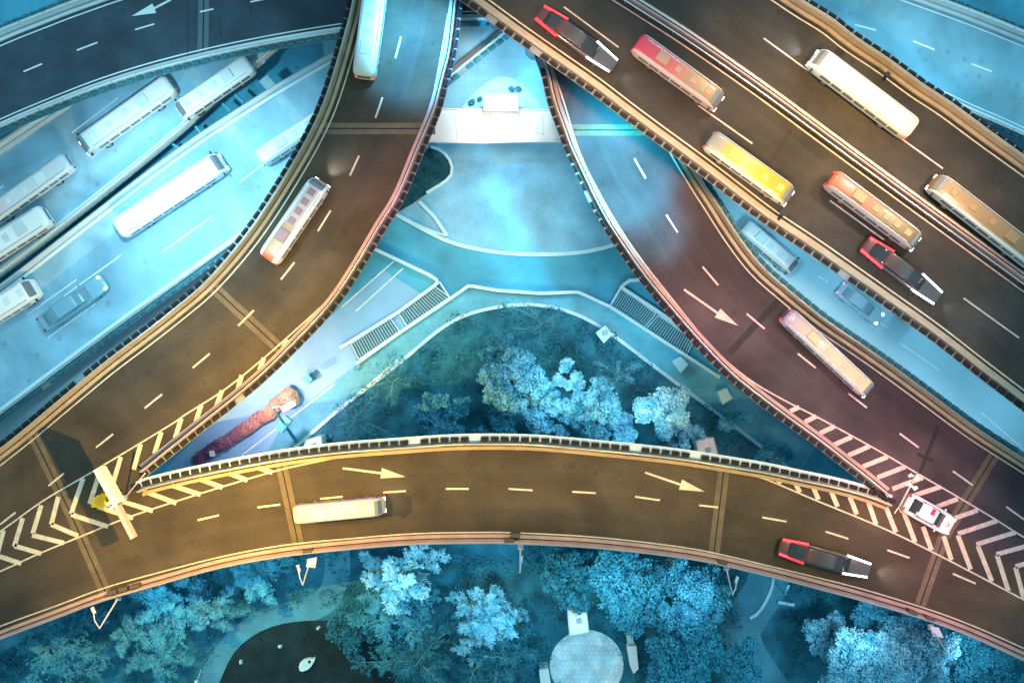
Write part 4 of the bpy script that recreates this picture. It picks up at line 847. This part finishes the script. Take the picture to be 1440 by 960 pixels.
def feather_tree(x, y, rpx, h, label, cols, n_b=34, seed=0, grp=None, dens=46, leaf=.20, name='feathery_tree', brk=None, droop=.0):
    """limbs radiating from a trunk, forking into side twigs, every twig lined with small sprays"""
    g = np.random.default_rng(seed); c0 = P(x, y, h*.6); R = rpx*TH*(HC-h*.6)/720
    t = thing(name, label, 'tree', (c0.x, c0.y, 0), group=grp); V = []; mb = MB()
    top = Vector((c0.x+g.normal()*.2, c0.y+g.normal()*.2, h)); mb.tube((c0.x,c0.y,0), top, .2, .04, n=8)
    def twig(p, d, ln, r, nl, lf):
        cur = p; steps = 3
        for k in range(steps):
            d = (d+Vector((g.normal()*.16, g.normal()*.16, g.normal()*.10-.05-droop*.3))).normalized(); nx = cur+d*ln/steps
            mb.tube(cur, nx, r*(1-k/(steps+1)), r*(1-(k+1)/(steps+1)), n=3)
            side = d.cross(Vector((0,0,1))).normalized()
            for q in range(nl):
                p_ = cur.lerp(nx, g.random()); L_ = lf*(.7+1.3*g.random()); sg_ = -1 if q % 2 else 1
                dr = (side*sg_*(.35+.7*g.random())+d*(.5+.7*g.random())+Vector((0,0,g.normal()*.35))).normalized()
                wv = dr.cross(Vector((g.normal()*.5, g.normal()*.5, 1))).normalized()*lf*.26; e = p_+dr*L_
                V.extend([p_-wv*.3, p_.lerp(e,.5)-wv, e, p_.lerp(e,.5)+wv])
            cur = nx
    lim = max(9, n_b//3); lob = 1+.28*np.sin(np.arange(5)*2.1+seed)
    for i in range(lim):
        a = 2*math.pi*(i*.381966*1.0+g.normal()*.03); lev = (i+.5)/lim; ln = R*(1.1-.62*lev**1.5)*lob[i%5]*(.78+.35*g.random())
        cur = Vector((c0.x, c0.y, h*(.38+.56*lev))); bend = g.normal()*.7; steps = 6
        for k in range(steps):
            aa = a+bend*(k/steps); up = (.55*lev+.22)*(1-1.1*k/steps)-droop*k/steps
            d = Vector((math.cos(aa), math.sin(aa), up)).normalized(); nx = cur+d*ln/steps
            mb.tube(cur, nx, .05*(1-k/steps)+.014, .05*(1-(k+1)/steps)+.012, n=4)
            for q in range(4):
                s_ = 1 if q % 2 else -1; fr = cur.lerp(nx, g.random()); rot = Matrix.Rotation(s_*(.45+.55*g.random()), 3, 'Z')
                td = (rot@d+Vector((0,0,g.normal()*.25))).normalized()
                twig(fr, td, ln*(.42-.30*k/steps)*(.6+.6*g.random()), .016, max(2, dens//9), leaf)
            cur = nx
    foliage('crown', np.array([tuple(v) for v in V]), leafmat('leaf_%s' % str(cols), *cols), t)
    obj('trunk', mb, brk or bark_pale, t); return t
BR = ((.02,.22,.33),(.27,.68,.88)); MID = ((.01,.16,.25),(.12,.48,.66)); DK = ((.010,.11,.17),(.05,.32,.43)); TE = ((.02,.24,.36),(.10,.48,.64)); VB = ((.05,.34,.48),(.42,.82,.97))
G1 = 'leafy trees in the central park triangle'; G2 = 'trees below the lower ramp'
bushy_tree(708,492,32,6,'dim teal leafy tree at the top of the central tree clump',MID,3200,1,7,grp=G1)
bushy_tree(722,540,46,8,'large bright leafy tree, left of centre in the central park clump',BR,7500,2,11,grp=G1)
bushy_tree(800,528,25,7,'small pale leafy tree sticking up at the middle of the central clump',VB,2600,3,6,grp=G1)
bushy_tree(828,572,42,8.2,'large pale leafy tree at the middle of the central clump',BR,7000,4,10,grp=G1)
bushy_tree(775,583,36,7,'pale blue leafy tree between the two large ones of the central clump',BR,5000,5,8,grp=G1)
bushy_tree(622,588,40,6.5,'darker leafy tree at the lower left of the central clump',MID,4600,6,9,grp=G1)
bushy_tree(700,606,34,5.5,'dark leafy tree beside the lower ramp below the large bright one',MID,3200,7,7,grp=G1)
bushy_tree(868,606,30,6.5,'leafy tree beside the lower ramp in the right part of the central clump',BR,3200,8,7,grp=G1)
bushy_tree(930,578,38,8,'bright leafy tree standing apart at the right of the central park',VB,6000,9,9,grp=G1)
bushy_tree(965,612,24,6,'small leafy tree beside the white kiosk right of the central park',BR,2200,10,6,grp=G1)
feather_tree(555,535,48,4.5,'thin bare dark tree at the left of the central park',DK,22,11,G1,16,.16)
feather_tree(760,455,44,4.5,'thin bare dark tree under the top kerb of the central park',DK,22,12,G1,16,.16)
feather_tree(868,530,34,4.5,'thin bare dark tree between the two bright right park trees',DK,20,13,G1,16,.16)
feather_tree(500,590,40,4.0,'thin bare dark tree at the far left tip of the central park',DK,20,14,G1,16,.16)
bushy_tree(1030,590,20,3.5,'low teal bush right of the footway near the mauve ramp',TE,1400,15,5,grp=G1,name='bush')
bushy_tree(1090,640,26,3.0,'low teal bush behind the lower ramp right of the white kiosk',TE,1500,16,5,grp=G1,name='bush')
feather_tree(78,905,72,6.5,'sparse feathery tree in the bottom left corner',TE,34,21,G2,54,.20,droop=.1)
feather_tree(188,885,40,7,'compact bright feathery tree below the leftmost street lamp',MID,30,22,G2,80,.2,droop=.2)
feather_tree(236,835,52,7,'feathery tree close under the lower ramp, right of the leftmost street lamp',TE,36,23,G2,80,.22,droop=.2)
feather_tree(233,925,42,6.5,'feathery tree at the bottom edge left of the garden lamp',TE,34,24,G2,80,.2,droop=.2)
feather_tree(300,860,42,6,'dim feathery tree left of the curved path and dark lawn',MID,30,25,G2,60,.2,droop=.2)
feather_tree(362,812,44,6,'feathery tree close under the lower ramp above the curved path',TE,32,26,G2,64,.2,droop=.2)
feather_tree(555,815,62,8,'bright spiky feathery tree left of centre below the lower ramp',VB,26,27,G2,120,.22,droop=.0)
feather_tree(548,842,70,6.5,'dim feathery tree just beneath the bright spiky one',TE,34,28,G2,70,.24,droop=.1)
feather_tree(690,868,62,8,'bright spiky round tree at the bottom centre',BR,54,29,G2,90,.22,droop=.05)
feather_tree(702,915,80,6,'wide dim feathery tree at the bottom centre below the spiky round one',DK,44,30,G2,70,.24,droop=.1)
feather_tree(590,925,72,5.5,'dark feathery tree at the bottom edge right of the dark lawn',DK,40,31,G2,60,.24,droop=.1)
bushy_tree(505,875,44,4.5,'dull leafy tree on the right rim of the dark lawn',DK,3000,32,9,grp=G2)
bushy_tree(800,815,44,5,'dim leafy tree close under the lower ramp, left of the square kiosk',DK,3800,33,9,grp=G2,size=.2)
bushy_tree(880,820,60,6,'wide teal leafy tree under the lower ramp, right of the square kiosk',TE,6000,34,12,grp=G2,size=.2)
bushy_tree(965,835,62,8,'wide pale teal leafy tree under the lower ramp, left of the curved path',MID,8000,35,13,grp=G2)
bushy_tree(958,915,58,5.5,'teal leafy tree right of the slim pale slab',TE,5500,36,11,grp=G2,size=.2)
bushy_tree(1030,925,42,5,'leafy tree at the bottom edge just left of the right path',TE,3800,37,9,grp=G2)
bushy_tree(1165,890,36,6,'bright lobe-shaped leafy tree, left member of the big pair at lower right',BR,4500,38,9,grp=G2)
bushy_tree(1205,935,66,9.5,'big bright leafy tree filling the bottom edge at lower right',VB,13000,39,15,grp=G2)
bushy_tree(1280,905,58,9,'big bright leafy tree beneath the sign panel street lamp at lower right',BR,10000,40,13,grp=G2)
bushy_tree(1230,868,34,7,'smaller leafy tree between the ramp and the big bright pair',MID,4000,41,8,grp=G2)
bushy_tree(1385,935,60,2.6,'low flat teal thicket in the bottom right corner',TE,5000,42,12,grp=G2,name='thicket',size=.2)
# undergrowth: low leaves over the park soil
g_ = np.random.default_rng(99); pts = []
kw = np.array([tuple(P(*p)[:2]) for p in kerb_px])
def inside_park(px, py):
    if py > 770: return not (310 < px < 560 and py > 876 and ((px-430)/122)**2+((py-975)/100)**2 < 1.05) and ((px-825)**2+(py-935)**2 > 55**2) and not (1035 < px < 1105 and py > 770) and not (270 < px < 480 and abs(math.hypot(px-430, (py-975)*1.2)-135) < 22)
    ky = np.interp(px, [q[0] for q in kerb_px], [q[1] for q in kerb_px]); return py > ky+6 and py < 700 and 380 < px < 1200
C = []
while len(C) < 900:
    x, y = g_.uniform(-60,1500), g_.uniform(430,1020)
    if inside_park(x, y): c = P(x, y, .3); C.append((c.x, c.y, .1+.25*g_.random(), .5+.9*g_.random()))
o = foliage('undergrowth', leaf_cloud(C, 42000, .13, up=1.2, seed=98, flat=.35), leafmat('leaf_under', (.012,.11,.16), (.04,.30,.40))); o['kind'] = 'stuff'; o['label'] = 'dark teal undergrowth covering the park soil'; o['category'] = 'undergrowth'
def in_poly(x, y, pl_):
    c = False
    for k in range(len(pl_)):
        (x0,y0),(x1,y1) = pl_[k], pl_[k-1]
        if (y0 > y) != (y1 > y) and x < (x1-x0)*(y-y0)/(y1-y0)+x0: c = not c
    return c
C = [(P(x,y,.3).x, P(x,y,.3).y, .2, .35) for x in range(550,640,6) for y in range(205,300,6) if all(in_poly(x+dx, y+dy, isp) for dx in (-5,5) for dy in (-5,5))]
o = foliage('grass', leaf_cloud(C, 2600, .1, up=1.2, seed=97, flat=.3), leafmat('leaf_isl', (.008,.06,.08), (.03,.16,.20))); o['kind'] = 'stuff'; o['label'] = 'dark tufted grass on the plaza island'; o['category'] = 'grass'

# ------------------------------------------------------------------ night lighting: added spots without fixtures, tinting decks warm and ground cyan
AMB = (1.0,.62,.13); PNK = (1.0,.40,.36); FLY = (1.0,.62,.36); CYA = (.46,.84,1.0); BLU = (.08,.50,1.0); TEA = (.02,.62,.95); WARM = (1.0,.62,.36)
def lamp(px, z, col, p, h=15, size=95, blend=1.0, r=.6):
    l = bpy.data.lights.new('fill_spot', 'SPOT'); l.energy = p; l.color = col; l.spot_size = math.radians(size); l.spot_blend = blend; l.shadow_soft_size = r
    o = bpy.data.objects.new('fill_spot', l); COL.objects.link(o); o.location = P(*px, z+h)
for p, c, e in [((560,215),PNK,2500),((525,270),PNK,5500),((445,350),AMB,7000),((350,450),AMB,9000),((265,520),AMB,6500),
                ((60,830),AMB,5500),((310,730),AMB,9000),((450,705),AMB,9000),((600,695),AMB,9000),((750,693),AMB,9000),((900,705),AMB,9000),((1050,728),AMB,8500),((1190,765),AMB,5500),((1340,820),PNK,6500),((1450,880),PNK,6000),
                ((1000,420),PNK,1800),((1050,470),PNK,6000),((1150,560),WARM,6500),((1260,630),PNK,6500),((1370,700),PNK,7000),((1300,735),WARM,5000)]:
    lamp(p, ZD, c, e*.62, h=11, size=90)  # added warm and pink spots over the ramps, no fixtures built
for p, c, e in [((745,25),FLY,7000),((845,100),FLY,6500),((950,170),FLY,7000),((1045,255),FLY,7500),((1150,325),FLY,6500),((1260,400),(.8,.82,.85),3800),((1380,490),(1,.7,.6),4200),((1130,30),FLY,8000),((1230,110),AMB,8500),((1340,185),FLY,8000),((1430,250),FLY,6500)]:
    lamp(p, ZF, c, e*1.15, h=12, size=92)  # added spots above the flyover, hanging free of any post
for p, z, h, c, e, sz, bl in [((572,25),ZD,8.5,BLU,24000,80,.6),((585,-50),ZD,9,BLU,24000,80,.6),((850,150),ZD,4.5,TEA,6000,100,.8),((885,220),ZD,8.5,TEA,30000,76,.6),((940,305),ZD,8,TEA,8000,60,1),
      ((150,200),ZL,24,CYA,32000,80,1),((270,320),ZL,24,CYA,8000,70,1),((60,450),ZL,24,CYA,9000,80,1),
      ((700,100),0,10,CYA,6000,110,1),((640,265),0,10,CYA,1500,110,1),((790,270),0,10,CYA,1500,110,1),((720,385),0,9,CYA,1500,120,1),((550,450),0,9,CYA,1500,120,1),((910,470),0,9,CYA,1500,120,1),((790,545),0,15,CYA,3800,90,1),((900,590),0,15,CYA,3200,80,1),
      ((210,870),0,14,CYA,3200,95,1),((360,830),0,14,CYA,3200,90,1),((560,830),0,15,CYA,3600,90,1),((700,870),0,15,CYA,4200,90,1),((850,850),0,14,CYA,3600,90,1),((980,850),0,15,CYA,3400,90,1),((1230,905),0,16,CYA,3200,90,1),((1390,930),0,12,CYA,3000,100,1),
      ((1085,350),0,10,CYA,2200,90,1),((1200,440),0,10,CYA,2200,90,1),((1320,540),0,10,CYA,2200,90,1),((1430,625),0,10,CYA,2200,90,1),((1350,60),ZR,13,CYA,5000,90,1)]:
    lamp(p, z, c, e, h=h, size=sz, blend=bl)  # added blue spots on ramp tops, cyan fill for ground and park
lamp((242,742), ZD, AMB, 25000, h=14, size=150, blend=.4, r=.12)  # added key spot, set so the sign board throws its shadow
pl = bpy.data.lights.new('fill_spot', 'SPOT'); pl.energy = 7000; pl.color = (1,.68,.85); pl.spot_size = math.radians(130); pl.spot_blend = 1; pl.shadow_soft_size = .4  # pink light for the teal street lamp, hung beside its luminaire
po = bpy.data.objects.new('fill_spot', pl); COL.objects.link(po); po.location = P(370,560,9.5)
